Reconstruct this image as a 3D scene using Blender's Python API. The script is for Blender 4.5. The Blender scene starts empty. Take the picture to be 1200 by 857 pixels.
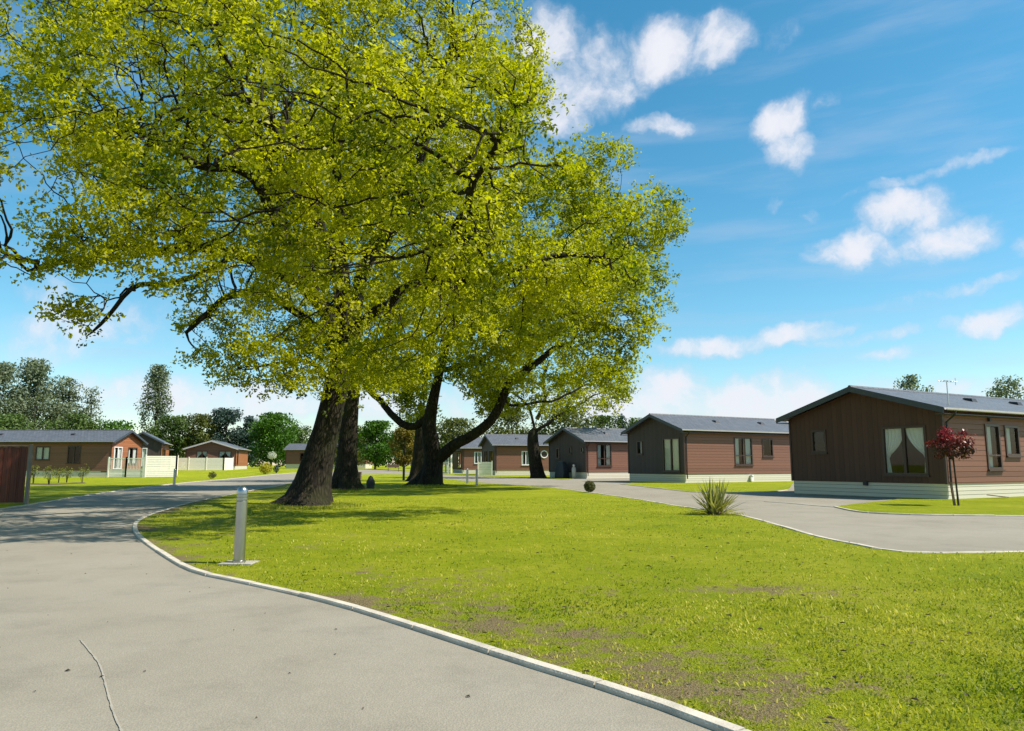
import bpy, bmesh, math, random
import numpy as np
from mathutils import Vector, Matrix, noise
from mathutils.geometry import delaunay_2d_cdt

R = math.radians
PI = math.pi
random.seed(7)
scene = bpy.context.scene
COL = scene.collection

# ------------------------------------------------------------------ camera
EYE, FPX, PW, PH, HOR = 1.2, 850.0, 1200.0, 857.0, 545.0
PITCH = math.atan((HOR - PH / 2) / FPX)
cam_d = bpy.data.cameras.new('camera')
cam = bpy.data.objects.new('camera', cam_d)
COL.objects.link(cam)
cam.location = (0, 0, EYE)
cam.rotation_euler = (PI / 2 + PITCH, 0, 0)
cam_d.sensor_width = 36.0
cam_d.lens = 36.0 * FPX / PW
cam_d.clip_start = 0.05
cam_d.clip_end = 6000
scene.camera = cam

# ------------------------------------------------------------------ light
SUN = Vector((0.97, -0.17, 1.20)).normalized()
SUN_EL = math.asin(SUN.z)
SUN_AZ = math.atan2(SUN.x, SUN.y)
sd = bpy.data.lights.new('sun', 'SUN')
sd.energy = 5.0
sd.angle = R(0.55)
sd.color = (1.0, 0.94, 0.84)
sun = bpy.data.objects.new('sun', sd)
COL.objects.link(sun)
sun.rotation_euler = (-SUN).to_track_quat('-Z', 'Y').to_euler()
sun.location = (30, 10, 40)

vs = scene.view_settings
scene.display_settings.display_device = 'sRGB'
vs.view_transform = 'Standard'
vs.look = 'None'
vs.exposure = 0.62
vs.gamma = 1.0
vs.use_curve_mapping = False
scene.cycles.max_bounces = 6
scene.cycles.diffuse_bounces = 3
scene.cycles.transmission_bounces = 4
scene.cycles.transparent_max_bounces = 6
scene.cycles.caustics_reflective = False
scene.cycles.caustics_refractive = False
scene.cycles.use_denoising = True


def ray(px, py):
    u, v = (px - PW / 2) / FPX, (PH / 2 - py) / FPX
    c, s = math.cos(PITCH), math.sin(PITCH)
    return Vector((u, c - s * v, s + c * v))


def S01(t):
    t = max(0.0, min(1.0, t))
    return t * t * (3 - 2 * t)


def H(x, y):
    """the ground rises a little towards the far left"""
    return 0.55 * S01((y - 72) / 40) * S01((-x - 8) / 14)


def G(px, py):
    d = ray(px, py)
    h = 0.0
    p = Vector((0, 0, 0))
    for _ in range(12):
        k = (h - EYE) / d.z
        k = min(k, 220)
        p = Vector((d.x * k, d.y * k, 0))
        h = 0.5 * h + 0.5 * H(p.x, p.y)
    return p.x, p.y


def P(px, py, z):
    d = ray(px, py)
    k = z / d.y
    return Vector((d.x * k, z, EYE + d.z * k))


# ------------------------------------------------------------------ sky
CLOUDS = [  # px, py, half-width, half-height, tilt(deg), weight
    (690, 92, 84, 56, 12, 1.15), (770, 62, 76, 38, 10, 1.1), (846, 48, 46, 38, 0, 1.1), (640, 60, 56, 44, 0, 1.0),
    (660, 130, 46, 40, 0, .95), (775, 152, 50, 15, -2, .8), (924, 142, 44, 34, 0, 1.1), (932, 170, 38, 30, 0, 1.05),
    (968, 128, 22, 18, 30, .6), (1062, 248, 68, 36, 4, 1.0), (1010, 292, 70, 30, 8, 1.1), (1075, 288, 100, 28, 3, 1.0),
    (1140, 276, 48, 26, 0, .95), (945, 256, 14, 14, 0, .7), (1186, 298, 16, 14, 0, .7), (1168, 381, 52, 18, 6, .95),
    (1030, 416, 46, 11, 0, .85), (872, 400, 150, 15, 5, 1.0), (1040, 393, 130, 11, 3, .75), (1130, 340, 160, 10, 4, .6), (1090, 200, 170, 9, 6, .55),
    (770, 472, 120, 40, 0, 1.25), (880, 476, 150, 42, 0, 1.2), (1000, 480, 140, 36, 0, 1.1), (1130, 468, 140, 28, 0, .9),
    (700, 480, 60, 20, 0, .8), (905, 240, 24, 14, 40, .45), (960, 200, 20, 12, 30, .4), (930, 40, 34, 18, 20, .45),
    (110, 385, 130, 40, 8, .85), (60, 340, 60, 30, 0, .55), (200, 372, 90, 26, 0, .55), (250, 465, 150, 34, 0, 1.05),
    (340, 455, 70, 34, 0, .75), (120, 465, 120, 30, 0, .95), (20, 385, 60, 20, 0, .5), (340, 150, 150, 90, 0, .75),
    (520, 180, 120, 120, 0, .8), (560, 60, 110, 70, 0, .7), (440, 470, 90, 30, 0, .85), (580, 470, 120, 30, 0, .85),
    (200, 150, 60, 40, 0, .5), (1400, 150, 160, 60, 5, .9), (1500, 380, 200, 50, 0, .9), (-250, 250, 180, 60, 0, .9),
]


def N(nt, typ, **kw):
    n = nt.nodes.new(typ)
    for k, v in kw.items():
        if k.startswith('i_'):
            key = k[2:]
            key = int(key) if key.isdigit() else key.replace('_', ' ')
            n.inputs[key].default_value = v
        else:
            setattr(n, k, v)
    return n


def L(nt, a, b):
    nt.links.new(a, b)


def math_node(nt, op, a, b=None, clamp=False):
    n = nt.nodes.new('ShaderNodeMath')
    n.operation = op
    n.use_clamp = clamp
    for i, x in enumerate((a, b)):
        if x is None:
            continue
        if isinstance(x, (int, float)):
            n.inputs[i].default_value = x
        else:
            nt.links.new(x, n.inputs[i])
    return n.outputs[0]


def build_world():
    w = bpy.data.worlds.new('World')
    scene.world = w
    w.use_nodes = True
    nt = w.node_tree
    nt.nodes.clear()
    out = N(nt, 'ShaderNodeOutputWorld')
    bg = N(nt, 'ShaderNodeBackground')
    bg.inputs['Strength'].default_value = 0.096
    sky = N(nt, 'ShaderNodeTexSky')
    sky.sky_type = 'NISHITA'
    sky.sun_disc = False
    sky.sun_elevation = SUN_EL
    sky.sun_rotation = SUN_AZ
    sky.air_density = 1.0
    sky.dust_density = 0.35
    sky.ozone_density = 1.6
    hs = N(nt, 'ShaderNodeHueSaturation')
    hs.inputs['Hue'].default_value = 0.478
    hs.inputs['Saturation'].default_value = 1.34
    hs.inputs['Value'].default_value = 1.12
    L(nt, sky.outputs[0], hs.inputs['Color'])
    tc = N(nt, 'ShaderNodeTexCoord')
    nz = N(nt, 'ShaderNodeTexNoise', i_Scale=9.0, i_Detail=5.0, i_Roughness=0.6)
    L(nt, tc.outputs['Generated'], nz.inputs['Vector'])
    sub = N(nt, 'ShaderNodeVectorMath', operation='SUBTRACT')
    sub.inputs[1].default_value = (0.5, 0.5, 0.5)
    L(nt, nz.outputs['Color'], sub.inputs[0])
    sc_ = N(nt, 'ShaderNodeVectorMath', operation='SCALE')
    sc_.inputs['Scale'].default_value = 0.07
    L(nt, sub.outputs[0], sc_.inputs[0])
    add = N(nt, 'ShaderNodeVectorMath', operation='ADD')
    L(nt, tc.outputs['Generated'], add.inputs[0])
    L(nt, sc_.outputs[0], add.inputs[1])
    best = None
    for (px, py, rx, ry, tilt, wt) in CLOUDS:
        d = ray(px, py)
        k = d.length
        d = d.normalized()
        right = Vector((d.y, -d.x, 0)).normalized()
        up = right.cross(d)
        t = R(tilt)
        a = right * math.cos(t) + up * math.sin(t)
        b = up * math.cos(t) - right * math.sin(t)
        ax, by = rx / FPX / k * 1.15, ry / FPX / k * 1.25
        d1 = N(nt, 'ShaderNodeVectorMath', operation='DOT_PRODUCT')
        d1.inputs[1].default_value = a / ax
        d2 = N(nt, 'ShaderNodeVectorMath', operation='DOT_PRODUCT')
        d2.inputs[1].default_value = b / by
        L(nt, add.outputs[0], d1.inputs[0])
        L(nt, add.outputs[0], d2.inputs[0])
        o2 = math_node(nt, 'SUBTRACT', d2.outputs['Value'], float(d.dot(b / by)))
        o1 = math_node(nt, 'SUBTRACT', d1.outputs['Value'], float(d.dot(a / ax)))
        q = math_node(nt, 'ADD', math_node(nt, 'MULTIPLY', o1, o1), math_node(nt, 'MULTIPLY', o2, o2))
        m = math_node(nt, 'MULTIPLY', math_node(nt, 'SUBTRACT', 1.0, q, True), wt)
        best = m if best is None else math_node(nt, 'MAXIMUM', best, m)
    # fine breakup
    nf = N(nt, 'ShaderNodeTexNoise', i_Scale=15.0, i_Detail=10.0, i_Roughness=0.60)
    L(nt, add.outputs[0], nf.inputs['Vector'])
    brk = math_node(nt, 'MULTIPLY', math_node(nt, 'SUBTRACT', nf.outputs['Fac'], 0.5), 2.1)
    raw = math_node(nt, 'ADD', best, brk)
    mr = N(nt, 'ShaderNodeMapRange', interpolation_type='SMOOTHERSTEP')
    mr.inputs['From Min'].default_value = 0.16
    mr.inputs['From Max'].default_value = 1.45
    L(nt, raw, mr.inputs['Value'])
    gate = math_node(nt, 'MULTIPLY', best, 2.6, True)
    dens = math_node(nt, 'MULTIPLY', mr.outputs[0], gate, True)
    # wide thin cirrus, streaked along the horizon
    mp = N(nt, 'ShaderNodeMapping')
    mp.inputs['Scale'].default_value = (2.2, 2.2, 15.0)
    mp.inputs['Rotation'].default_value = (R(4), R(7), 0)
    L(nt, tc.outputs['Generated'], mp.inputs['Vector'])
    nc = N(nt, 'ShaderNodeTexNoise', i_Scale=1.7, i_Detail=5.0, i_Roughness=0.55)
    L(nt, mp.outputs[0], nc.inputs['Vector'])
    mc = N(nt, 'ShaderNodeMapRange', interpolation_type='SMOOTHSTEP')
    mc.inputs['From Min'].default_value = 0.44
    mc.inputs['From Max'].default_value = 0.80
    mc.inputs['To Max'].default_value = 0.34
    L(nt, nc.outputs['Fac'], mc.inputs['Value'])
    dens2 = math_node(nt, 'MAXIMUM', dens, mc.outputs[0])
    ramp = N(nt, 'ShaderNodeValToRGB')
    ramp.color_ramp.elements[0].position = 0.35
    ramp.color_ramp.elements[0].color = (3.7, 4.4, 5.6, 1)
    ramp.color_ramp.elements[1].position = 1.15
    ramp.color_ramp.elements[1].color = (5.9, 6.0, 6.5, 1)
    L(nt, raw, ramp.inputs['Fac'])
    mix = N(nt, 'ShaderNodeMix', data_type='RGBA')
    L(nt, dens2, mix.inputs['Factor'])
    L(nt, hs.outputs[0], mix.inputs['A'])
    L(nt, ramp.outputs[0], mix.inputs['B'])
    L(nt, mix.outputs['Result'], bg.inputs['Color'])
    L(nt, bg.outputs[0], out.inputs['Surface'])
    w.cycles.sampling_method = 'MANUAL'
    w.cycles.sample_map_resolution = 512


build_world()


# ------------------------------------------------------------------ materials
def new_mat(name):
    m = bpy.data.materials.new(name)
    m.use_nodes = True
    nt = m.node_tree
    b = nt.nodes['Principled BSDF']
    return m, nt, b


def ramp_node(nt, stops):
    r = N(nt, 'ShaderNodeValToRGB')
    e = r.color_ramp.elements
    while len(e) > 1:
        e.remove(e[-1])
    e[0].position = stops[0][0]
    e[0].color = (*stops[0][1], 1)
    for p, c in stops[1:]:
        k = e.new(p)
        k.color = (*c, 1)
    return r


def simple(name, col, rough=0.6, var=0.15, scale=6.0, bump=0.0, metallic=0.0, spec=0.4, bscale=60.0):
    m, nt, b = new_mat(name)
    tc = N(nt, 'ShaderNodeTexCoord')
    nz = N(nt, 'ShaderNodeTexNoise', i_Scale=scale, i_Detail=6.0, i_Roughness=0.65)
    L(nt, tc.outputs['Object'], nz.inputs['Vector'])
    r = ramp_node(nt, [(0.3, tuple(c * (1 - var) for c in col)), (0.7, tuple(min(1, c * (1 + var)) for c in col))])
    L(nt, nz.outputs['Fac'], r.inputs['Fac'])
    L(nt, r.outputs[0], b.inputs['Base Color'])
    b.inputs['Roughness'].default_value = rough
    b.inputs['Metallic'].default_value = metallic
    b.inputs['Specular IOR Level'].default_value = spec
    if bump:
        n2 = N(nt, 'ShaderNodeTexNoise', i_Scale=bscale, i_Detail=4.0)
        L(nt, tc.outputs['Object'], n2.inputs['Vector'])
        bp = N(nt, 'ShaderNodeBump', i_Strength=bump, i_Distance=0.01)
        L(nt, n2.outputs['Fac'], bp.inputs['Height'])
        L(nt, bp.outputs[0], b.inputs['Normal'])
    return m


def board_mat(name, col, axis, pitch, groove=0.35, var=0.16, rough=0.55, grain=True, gw=0.10):
    """boards with grooves along one local axis; grooves are real dark joints with bump"""
    m, nt, b = new_mat(name)
    tc = N(nt, 'ShaderNodeTexCoord')
    sp = N(nt, 'ShaderNodeSeparateXYZ')
    L(nt, tc.outputs['Object'], sp.inputs[0])
    t = math_node(nt, 'DIVIDE', sp.outputs[axis], pitch)
    fr = math_node(nt, 'FRACT', t)
    idx = math_node(nt, 'FLOOR', t)
    wn = N(nt, 'ShaderNodeTexWhiteNoise', noise_dimensions='1D')
    L(nt, idx, wn.inputs['W'])
    mp = N(nt, 'ShaderNodeMapping')
    s = [1.3, 1.3, 1.3]
    s['XYZ'.index(axis)] = 22.0
    mp.inputs['Scale'].default_value = s
    L(nt, tc.outputs['Object'], mp.inputs['Vector'])
    nz = N(nt, 'ShaderNodeTexNoise', i_Scale=1.6, i_Detail=6.0, i_Roughness=0.7)
    L(nt, mp.outputs[0], nz.inputs['Vector'])
    v = math_node(nt, 'ADD', math_node(nt, 'MULTIPLY', nz.outputs['Fac'], 0.6), math_node(nt, 'MULTIPLY', wn.outputs['Value'], 0.4))
    r = ramp_node(nt, [(0.2, tuple(c * (1 - var) for c in col)), (0.8, tuple(c * (1 + var) for c in col))])
    L(nt, v, r.inputs['Fac'])
    # groove mask
    e = math_node(nt, 'LESS_THAN', fr, gw)
    mx = N(nt, 'ShaderNodeMix', data_type='RGBA')
    L(nt, math_node(nt, 'MULTIPLY', e, groove), mx.inputs['Factor'])
    L(nt, r.outputs[0], mx.inputs['A'])
    mx.inputs['B'].default_value = (*[c * 0.25 for c in col], 1)
    L(nt, mx.outputs['Result'], b.inputs['Base Color'])
    b.inputs['Roughness'].default_value = rough
    b.inputs['Specular IOR Level'].default_value = 0.3
    mrn = N(nt, 'ShaderNodeMapRange')
    mrn.inputs['From Max'].default_value = gw
    L(nt, fr, mrn.inputs['Value'])
    hsum = math_node(nt, 'ADD', mrn.outputs[0], math_node(nt, 'MULTIPLY', nz.outputs['Fac'], 0.15))
    bp = N(nt, 'ShaderNodeBump', i_Strength=0.7, i_Distance=0.02)
    L(nt, hsum, bp.inputs['Height'])
    L(nt, bp.outputs[0], b.inputs['Normal'])
    return m


def leaf_mat(name, dark, light, trans=0.35, rough=0.55, pscale=0.35, spec=0.25, tcol=None, lo=.22, hi=.80):
    m, nt, b = new_mat(name)
    at = N(nt, 'ShaderNodeAttribute', attribute_name='tone')
    tc = N(nt, 'ShaderNodeTexCoord')
    nz = N(nt, 'ShaderNodeTexNoise', i_Scale=pscale, i_Detail=3.0)
    L(nt, tc.outputs['Object'], nz.inputs['Vector'])
    v = math_node(nt, 'ADD', math_node(nt, 'MULTIPLY', at.outputs['Fac'], 0.55),
                  math_node(nt, 'MULTIPLY', nz.outputs['Fac'], 0.5))
    r = ramp_node(nt, [(lo, dark), (hi, light)])
    L(nt, v, r.inputs['Fac'])
    L(nt, r.outputs[0], b.inputs['Base Color'])
    b.inputs['Roughness'].default_value = rough
    b.inputs['Specular IOR Level'].default_value = spec
    tr = N(nt, 'ShaderNodeBsdfTranslucent')
    br = N(nt, 'ShaderNodeMix', data_type='RGBA', blend_type='MULTIPLY')
    br.inputs['Factor'].default_value = 1.0
    br.inputs['B'].default_value = tcol or (1.12, 1.2, 0.5, 1)
    L(nt, r.outputs[0], br.inputs['A'])
    L(nt, br.outputs['Result'], tr.inputs['Color'])
    ms = N(nt, 'ShaderNodeMixShader')
    ms.inputs[0].default_value = trans
    L(nt, b.outputs[0], ms.inputs[1])
    L(nt, tr.outputs[0], ms.inputs[2])
    L(nt, ms.outputs[0], nt.nodes['Material Output'].inputs['Surface'])
    return m


def bark_mat(name, dark, light, scale=5.0, moss=None):
    m, nt, b = new_mat(name)
    tc = N(nt, 'ShaderNodeTexCoord')
    mp = N(nt, 'ShaderNodeMapping')
    mp.inputs['Scale'].default_value = (scale, scale, scale * 0.28)
    L(nt, tc.outputs['Object'], mp.inputs['Vector'])
    nz = N(nt, 'ShaderNodeTexNoise', i_Scale=1.0, i_Detail=8.0, i_Roughness=0.7, i_Distortion=0.6)
    L(nt, mp.outputs[0], nz.inputs['Vector'])
    vo = N(nt, 'ShaderNodeTexVoronoi', feature='DISTANCE_TO_EDGE', i_Scale=2.2)
    L(nt, mp.outputs[0], vo.inputs['Vector'])
    h = math_node(nt, 'ADD', math_node(nt, 'MULTIPLY', nz.outputs['Fac'], 0.7), math_node(nt, 'MULTIPLY', vo.outputs['Distance'], 0.9))
    r = ramp_node(nt, [(0.3, dark), (0.75, light)])
    L(nt, h, r.inputs['Fac'])
    colout = r.outputs[0]
    if moss:
        nm = N(nt, 'ShaderNodeTexNoise', i_Scale=1.3, i_Detail=5.0)
        L(nt, tc.outputs['Object'], nm.inputs['Vector'])
        mr = N(nt, 'ShaderNodeMapRange')
        mr.inputs['From Min'].default_value = 0.48
        mr.inputs['From Max'].default_value = 0.66
        mr.inputs['To Max'].default_value = 0.6
        L(nt, nm.outputs['Fac'], mr.inputs['Value'])
        mx = N(nt, 'ShaderNodeMix', data_type='RGBA')
        L(nt, mr.outputs[0], mx.inputs['Factor'])
        L(nt, colout, mx.inputs['A'])
        mx.inputs['B'].default_value = (*moss, 1)
        colout = mx.outputs['Result']
    L(nt, colout, b.inputs['Base Color'])
    b.inputs['Roughness'].default_value = 0.9
    b.inputs['Specular IOR Level'].default_value = 0.15
    bp = N(nt, 'ShaderNodeBump', i_Strength=1.0, i_Distance=0.06)
    L(nt, h, bp.inputs['Height'])
    L(nt, bp.outputs[0], b.inputs['Normal'])
    return m


def asphalt_mat():
    m, nt, b = new_mat('asphalt')
    tc = N(nt, 'ShaderNodeTexCoord')
    big = N(nt, 'ShaderNodeTexNoise', i_Scale=0.35, i_Detail=7.0, i_Roughness=0.62, i_Distortion=0.4)
    fine = N(nt, 'ShaderNodeTexNoise', i_Scale=160.0, i_Detail=2.0)
    vor = N(nt, 'ShaderNodeTexVoronoi', i_Scale=95.0)
    for n in (big, fine, vor):
        L(nt, tc.outputs['Object'], n.inputs['Vector'])
    r = ramp_node(nt, [(0.28, (0.205, 0.182, 0.138)), (0.5, (0.243, 0.217, 0.167)), (0.75, (0.270, 0.243, 0.192))])
    L(nt, big.outputs['Fac'], r.inputs['Fac'])
    v = math_node(nt, 'ADD', math_node(nt, 'MULTIPLY', fine.outputs['Fac'], 0.5), math_node(nt, 'MULTIPLY', vor.outputs['Distance'], 0.5))
    mr = N(nt, 'ShaderNodeMapRange')
    mr.inputs['From Min'].default_value = 0.2
    mr.inputs['From Max'].default_value = 0.75
    mr.inputs['To Min'].default_value = 0.84
    mr.inputs['To Max'].default_value = 1.14
    L(nt, v, mr.inputs['Value'])
    st = N(nt, 'ShaderNodeTexNoise', i_Scale=1.3, i_Detail=9.0, i_Roughness=0.74, i_Distortion=0.0)
    L(nt, tc.outputs['Object'], st.inputs['Vector'])
    ms_ = N(nt, 'ShaderNodeMapRange', interpolation_type='SMOOTHSTEP')
    ms_.inputs['From Min'].default_value = 0.28
    ms_.inputs['From Max'].default_value = 0.55
    ms_.inputs['To Min'].default_value = 0.86
    ms_.inputs['To Max'].default_value = 1.03
    L(nt, st.outputs['Fac'], ms_.inputs['Value'])
    sc_ = N(nt, 'ShaderNodeVectorMath', operation='SCALE')
    L(nt, r.outputs[0], sc_.inputs[0])
    L(nt, math_node(nt, 'MULTIPLY', mr.outputs[0], ms_.outputs[0]), sc_.inputs['Scale'])
    L(nt, sc_.outputs[0], b.inputs['Base Color'])
    b.inputs['Roughness'].default_value = 0.88
    b.inputs['Specular IOR Level'].default_value = 0.25
    bp = N(nt, 'ShaderNodeBump', i_Strength=0.6, i_Distance=0.006)
    L(nt, v, bp.inputs['Height'])
    L(nt, bp.outputs[0], b.inputs['Normal'])
    return m


def lawn_mat(name, near=True):
    m, nt, b = new_mat(name)
    tc = N(nt, 'ShaderNodeTexCoord')
    big = N(nt, 'ShaderNodeTexNoise', i_Scale=0.45, i_Detail=6.0, i_Roughness=0.7)
    mid = N(nt, 'ShaderNodeTexNoise', i_Scale=5.0, i_Detail=8.0, i_Roughness=0.75)
    fine = N(nt, 'ShaderNodeTexNoise', i_Scale=60.0, i_Detail=3.0, i_Roughness=0.7)
    for n in (big, mid, fine):
        L(nt, tc.outputs['Object'], n.inputs['Vector'])
    v = math_node(nt, 'ADD', math_node(nt, 'MULTIPLY', big.outputs['Fac'], 0.45),
                  math_node(nt, 'ADD', math_node(nt, 'MULTIPLY', mid.outputs['Fac'], 0.35), math_node(nt, 'MULTIPLY', fine.outputs['Fac'], 0.25)))
    r = ramp_node(nt, [(0.36, (0.130, 0.185, 0.003)), (0.52, (0.235, 0.275, 0.005)), (0.66, (0.37, 0.35, 0.03))])
    L(nt, v, r.inputs['Fac'])
    at = N(nt, 'ShaderNodeAttribute', attribute_name='bare')
    dirt = ramp_node(nt, [(0.3, (0.125, 0.092, 0.042)), (0.7, (0.30, 0.235, 0.115))])
    L(nt, fine.outputs['Fac'], dirt.inputs['Fac'])
    bs = math_node(nt, 'ADD', at.outputs['Fac'], math_node(nt, 'MULTIPLY', math_node(nt, 'SUBTRACT', mid.outputs['Fac'], 0.5), 1.7))
    bm = N(nt, 'ShaderNodeMapRange', interpolation_type='SMOOTHSTEP')
    bm.inputs['From Min'].default_value = 0.30
    bm.inputs['From Max'].default_value = 0.62
    L(nt, bs, bm.inputs['Value'])
    mx = N(nt, 'ShaderNodeMix', data_type='RGBA')
    L(nt, bm.outputs[0], mx.inputs['Factor'])
    L(nt, r.outputs[0], mx.inputs['A'])
    L(nt, dirt.outputs[0], mx.inputs['B'])
    L(nt, mx.outputs['Result'], b.inputs['Base Color'])
    b.inputs['Roughness'].default_value = 0.9
    b.inputs['Specular IOR Level'].default_value = 0.1
    hh = math_node(nt, 'ADD', math_node(nt, 'MULTIPLY', mid.outputs['Fac'], 1.2), fine.outputs['Fac'])
    bp = N(nt, 'ShaderNodeBump', i_Strength=0.9, i_Distance=0.05)
    L(nt, hh, bp.inputs['Height'])
    L(nt, bp.outputs[0], b.inputs['Normal'])
    return m


def roof_mat():
    m, nt, b = new_mat('slate grey roof tiles')
    tc = N(nt, 'ShaderNodeTexCoord')
    br = N(nt, 'ShaderNodeTexBrick')
    br.inputs['Scale'].default_value = 1.0
    br.inputs['Brick Width'].default_value = 0.33
    br.inputs['Row Height'].default_value = 0.28
    br.inputs['Mortar Size'].default_value = 0.014
    br.inputs['Color1'].default_value = (0.085, 0.090, 0.100, 1)
    br.inputs['Color2'].default_value = (0.110, 0.115, 0.126, 1)
    br.inputs['Mortar'].default_value = (0.03, 0.032, 0.038, 1)
    L(nt, tc.outputs['Object'], br.inputs['Vector'])
    nz = N(nt, 'ShaderNodeTexNoise', i_Scale=3.0, i_Detail=6.0)
    L(nt, tc.outputs['Object'], nz.inputs['Vector'])
    mr = N(nt, 'ShaderNodeMapRange')
    mr.inputs['To Min'].default_value = 0.7
    mr.inputs['To Max'].default_value = 1.35
    L(nt, nz.outputs['Fac'], mr.inputs['Value'])
    sc_ = N(nt, 'ShaderNodeVectorMath', operation='SCALE')
    L(nt, br.outputs['Color'], sc_.inputs[0])
    L(nt, mr.outputs[0], sc_.inputs['Scale'])
    L(nt, sc_.outputs[0], b.inputs['Base Color'])
    b.inputs['Roughness'].default_value = 0.5
    bp = N(nt, 'ShaderNodeBump', i_Strength=0.6, i_Distance=0.02)
    L(nt, br.outputs['Fac'], bp.inputs['Height'])
    bp.invert = True
    L(nt, bp.outputs[0], b.inputs['Normal'])
    return m


def glass_mat():
    m, nt, b = new_mat('window glass')
    nt.nodes.remove(b)
    tr = N(nt, 'ShaderNodeBsdfTransparent')
    tr.inputs[0].default_value = (0.86, 0.9, 0.9, 1)
    gl = N(nt, 'ShaderNodeBsdfGlossy')
    gl.inputs['Roughness'].default_value = 0.02
    lw = N(nt, 'ShaderNodeLayerWeight', i_Blend=0.12)
    ms = N(nt, 'ShaderNodeMixShader')
    L(nt, math_node(nt, 'ADD', lw.outputs['Fresnel'], 0.03), ms.inputs[0])
    L(nt, tr.outputs[0], ms.inputs[1])
    L(nt, gl.outputs[0], ms.inputs[2])
    L(nt, ms.outputs[0], nt.nodes['Material Output'].inputs['Surface'])
    return m


def needle(name, d, l):
    return leaf_mat(name, d, l, 0.2, 0.6)


M = {}
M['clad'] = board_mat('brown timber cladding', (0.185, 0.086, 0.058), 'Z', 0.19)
M['clad_sunlit'] = board_mat('sunlit brown timber cladding', (0.30, 0.115, 0.05), 'Z', 0.19)  # brown cladding with sunlight painted into its colour, for sun facing walls
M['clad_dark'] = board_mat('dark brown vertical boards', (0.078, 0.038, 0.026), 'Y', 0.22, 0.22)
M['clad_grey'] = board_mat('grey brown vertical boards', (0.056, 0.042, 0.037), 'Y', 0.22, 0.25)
M['skirt'] = board_mat('cream skirting boards', (0.60, 0.56, 0.45), 'Z', 0.14, 0.55, 0.06, gw=0.12)
M['cream'] = simple('cream painted plastic', (0.80, 0.76, 0.65), 0.5, 0.06)
M['white'] = simple('white painted frame', (0.75, 0.75, 0.73), 0.4, 0.04)
M['brownframe'] = simple('dark brown window frame', (0.055, 0.030, 0.022), 0.4, 0.1)
M['fascia'] = simple('slate blue fascia board', (0.045, 0.060, 0.080), 0.45, 0.1)
M['gutter'] = simple('pale grey gutter', (0.45, 0.43, 0.41), 0.4, 0.08)
M['dark'] = simple('charcoal plastic', (0.02, 0.021, 0.024), 0.5, 0.15)
M['roof'] = roof_mat()
M['glass'] = glass_mat()
M['curtain'] = simple('pale curtain cloth', (0.66, 0.66, 0.60), 0.9, 0.06)
M['interior'] = simple('dim interior lining', (0.16, 0.14, 0.12), 0.9, 0.1)
M['steel'] = simple('brushed steel', (0.40, 0.40, 0.395), 0.30, 0.08, 3.0, metallic=1.0)
M['concrete'] = simple('pale concrete', (0.34, 0.31, 0.25), 0.85, 0.16, 7.0, 0.4)
M['kerb'] = simple('weathered concrete kerb', (0.47, 0.42, 0.335), 0.85, 0.24, 3.5, 0.5)
M['stone'] = simple('dark weathered stone', (0.035, 0.035, 0.036), 0.85, 0.25, 6.0, 0.6)
M['soil'] = simple('bare soil', (0.09, 0.06, 0.035), 0.95, 0.3, 4.0, 0.8)
M['asphalt'] = asphalt_mat()
M['seam'] = simple('pale road seam', (0.295, 0.268, 0.212), 0.9, 0.15)
M['chip'] = simple('dark grit and dead leaf', (0.05, 0.035, 0.02), 0.9, 0.3)
M['lawn'] = lawn_mat('lawn turf')
M['bark'] = bark_mat('oak bark', (0.009, 0.007, 0.005), (0.046, 0.036, 0.024), 5.0, (0.028, 0.032, 0.010))
M['bark_far'] = bark_mat('distant bark', (0.03, 0.024, 0.018), (0.10, 0.08, 0.06), 3.0)
M['oak'] = leaf_mat('young oak leaves', (0.066, 0.118, 0.004), (0.50, 0.48, 0.008), 0.54, 0.5, 0.45, lo=.20, hi=.70)
M['oak2'] = leaf_mat('green oak leaves', (0.062, 0.112, 0.006), (0.44, 0.44, 0.012), 0.54, 0.5, 0.45, lo=.20, hi=.72)
M['poplar'] = leaf_mat('grey green poplar leaves', (0.085, 0.120, 0.066), (0.20, 0.235, 0.150), 0.3)
M['bright'] = leaf_mat('bright green leaves', (0.030, 0.085, 0.006), (0.085, 0.19, 0.012), 0.35)
M['mid'] = leaf_mat('mid green leaves', (0.042, 0.082, 0.022), (0.115, 0.170, 0.040), 0.3)
M['olive'] = leaf_mat('olive green leaves', (0.060, 0.080, 0.018), (0.145, 0.160, 0.035), 0.35)
M['conifer'] = leaf_mat('blue green needles', (0.018, 0.044, 0.034), (0.052, 0.090, 0.072), 0.12)
M['gold'] = leaf_mat('golden leaves', (0.12, 0.10, 0.010), (0.26, 0.19, 0.02), 0.35)
M['yellow'] = leaf_mat('yellow shrub leaves', (0.26, 0.22, 0.012), (0.50, 0.44, 0.03), 0.3)
M['red'] = leaf_mat('dark red leaves', (0.050, 0.034, 0.020), (0.25, 0.026, 0.036), 0.25, 0.4, 1.5, tcol=(1.3, .6, .6, 1))
M['blossom'] = leaf_mat('white blossom', (0.35, 0.38, 0.33), (0.7, 0.7, 0.66), 0.3)
M['blade'] = leaf_mat('grass blades', (0.100, 0.165, 0.003), (0.56, 0.49, 0.075), 0.42, 0.55, 0.5)
M['sword'] = leaf_mat('sword leaves', (0.055, 0.080, 0.018), (0.50, 0.46, 0.17), 0.2, 0.4, 0.5)
M['rose'] = leaf_mat('rose leaves', (0.07, 0.11, 0.01), (0.25, 0.22, 0.04), 0.3)
M['box'] = leaf_mat('clipped box leaves', (0.030, 0.045, 0.008), (0.13, 0.125, 0.03), 0.2)
M['fence'] = board_mat('dark red brown fence boards', (0.16, 0.042, 0.024), 'X', 0.125, 0.85, 0.35, gw=0.1)
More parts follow.
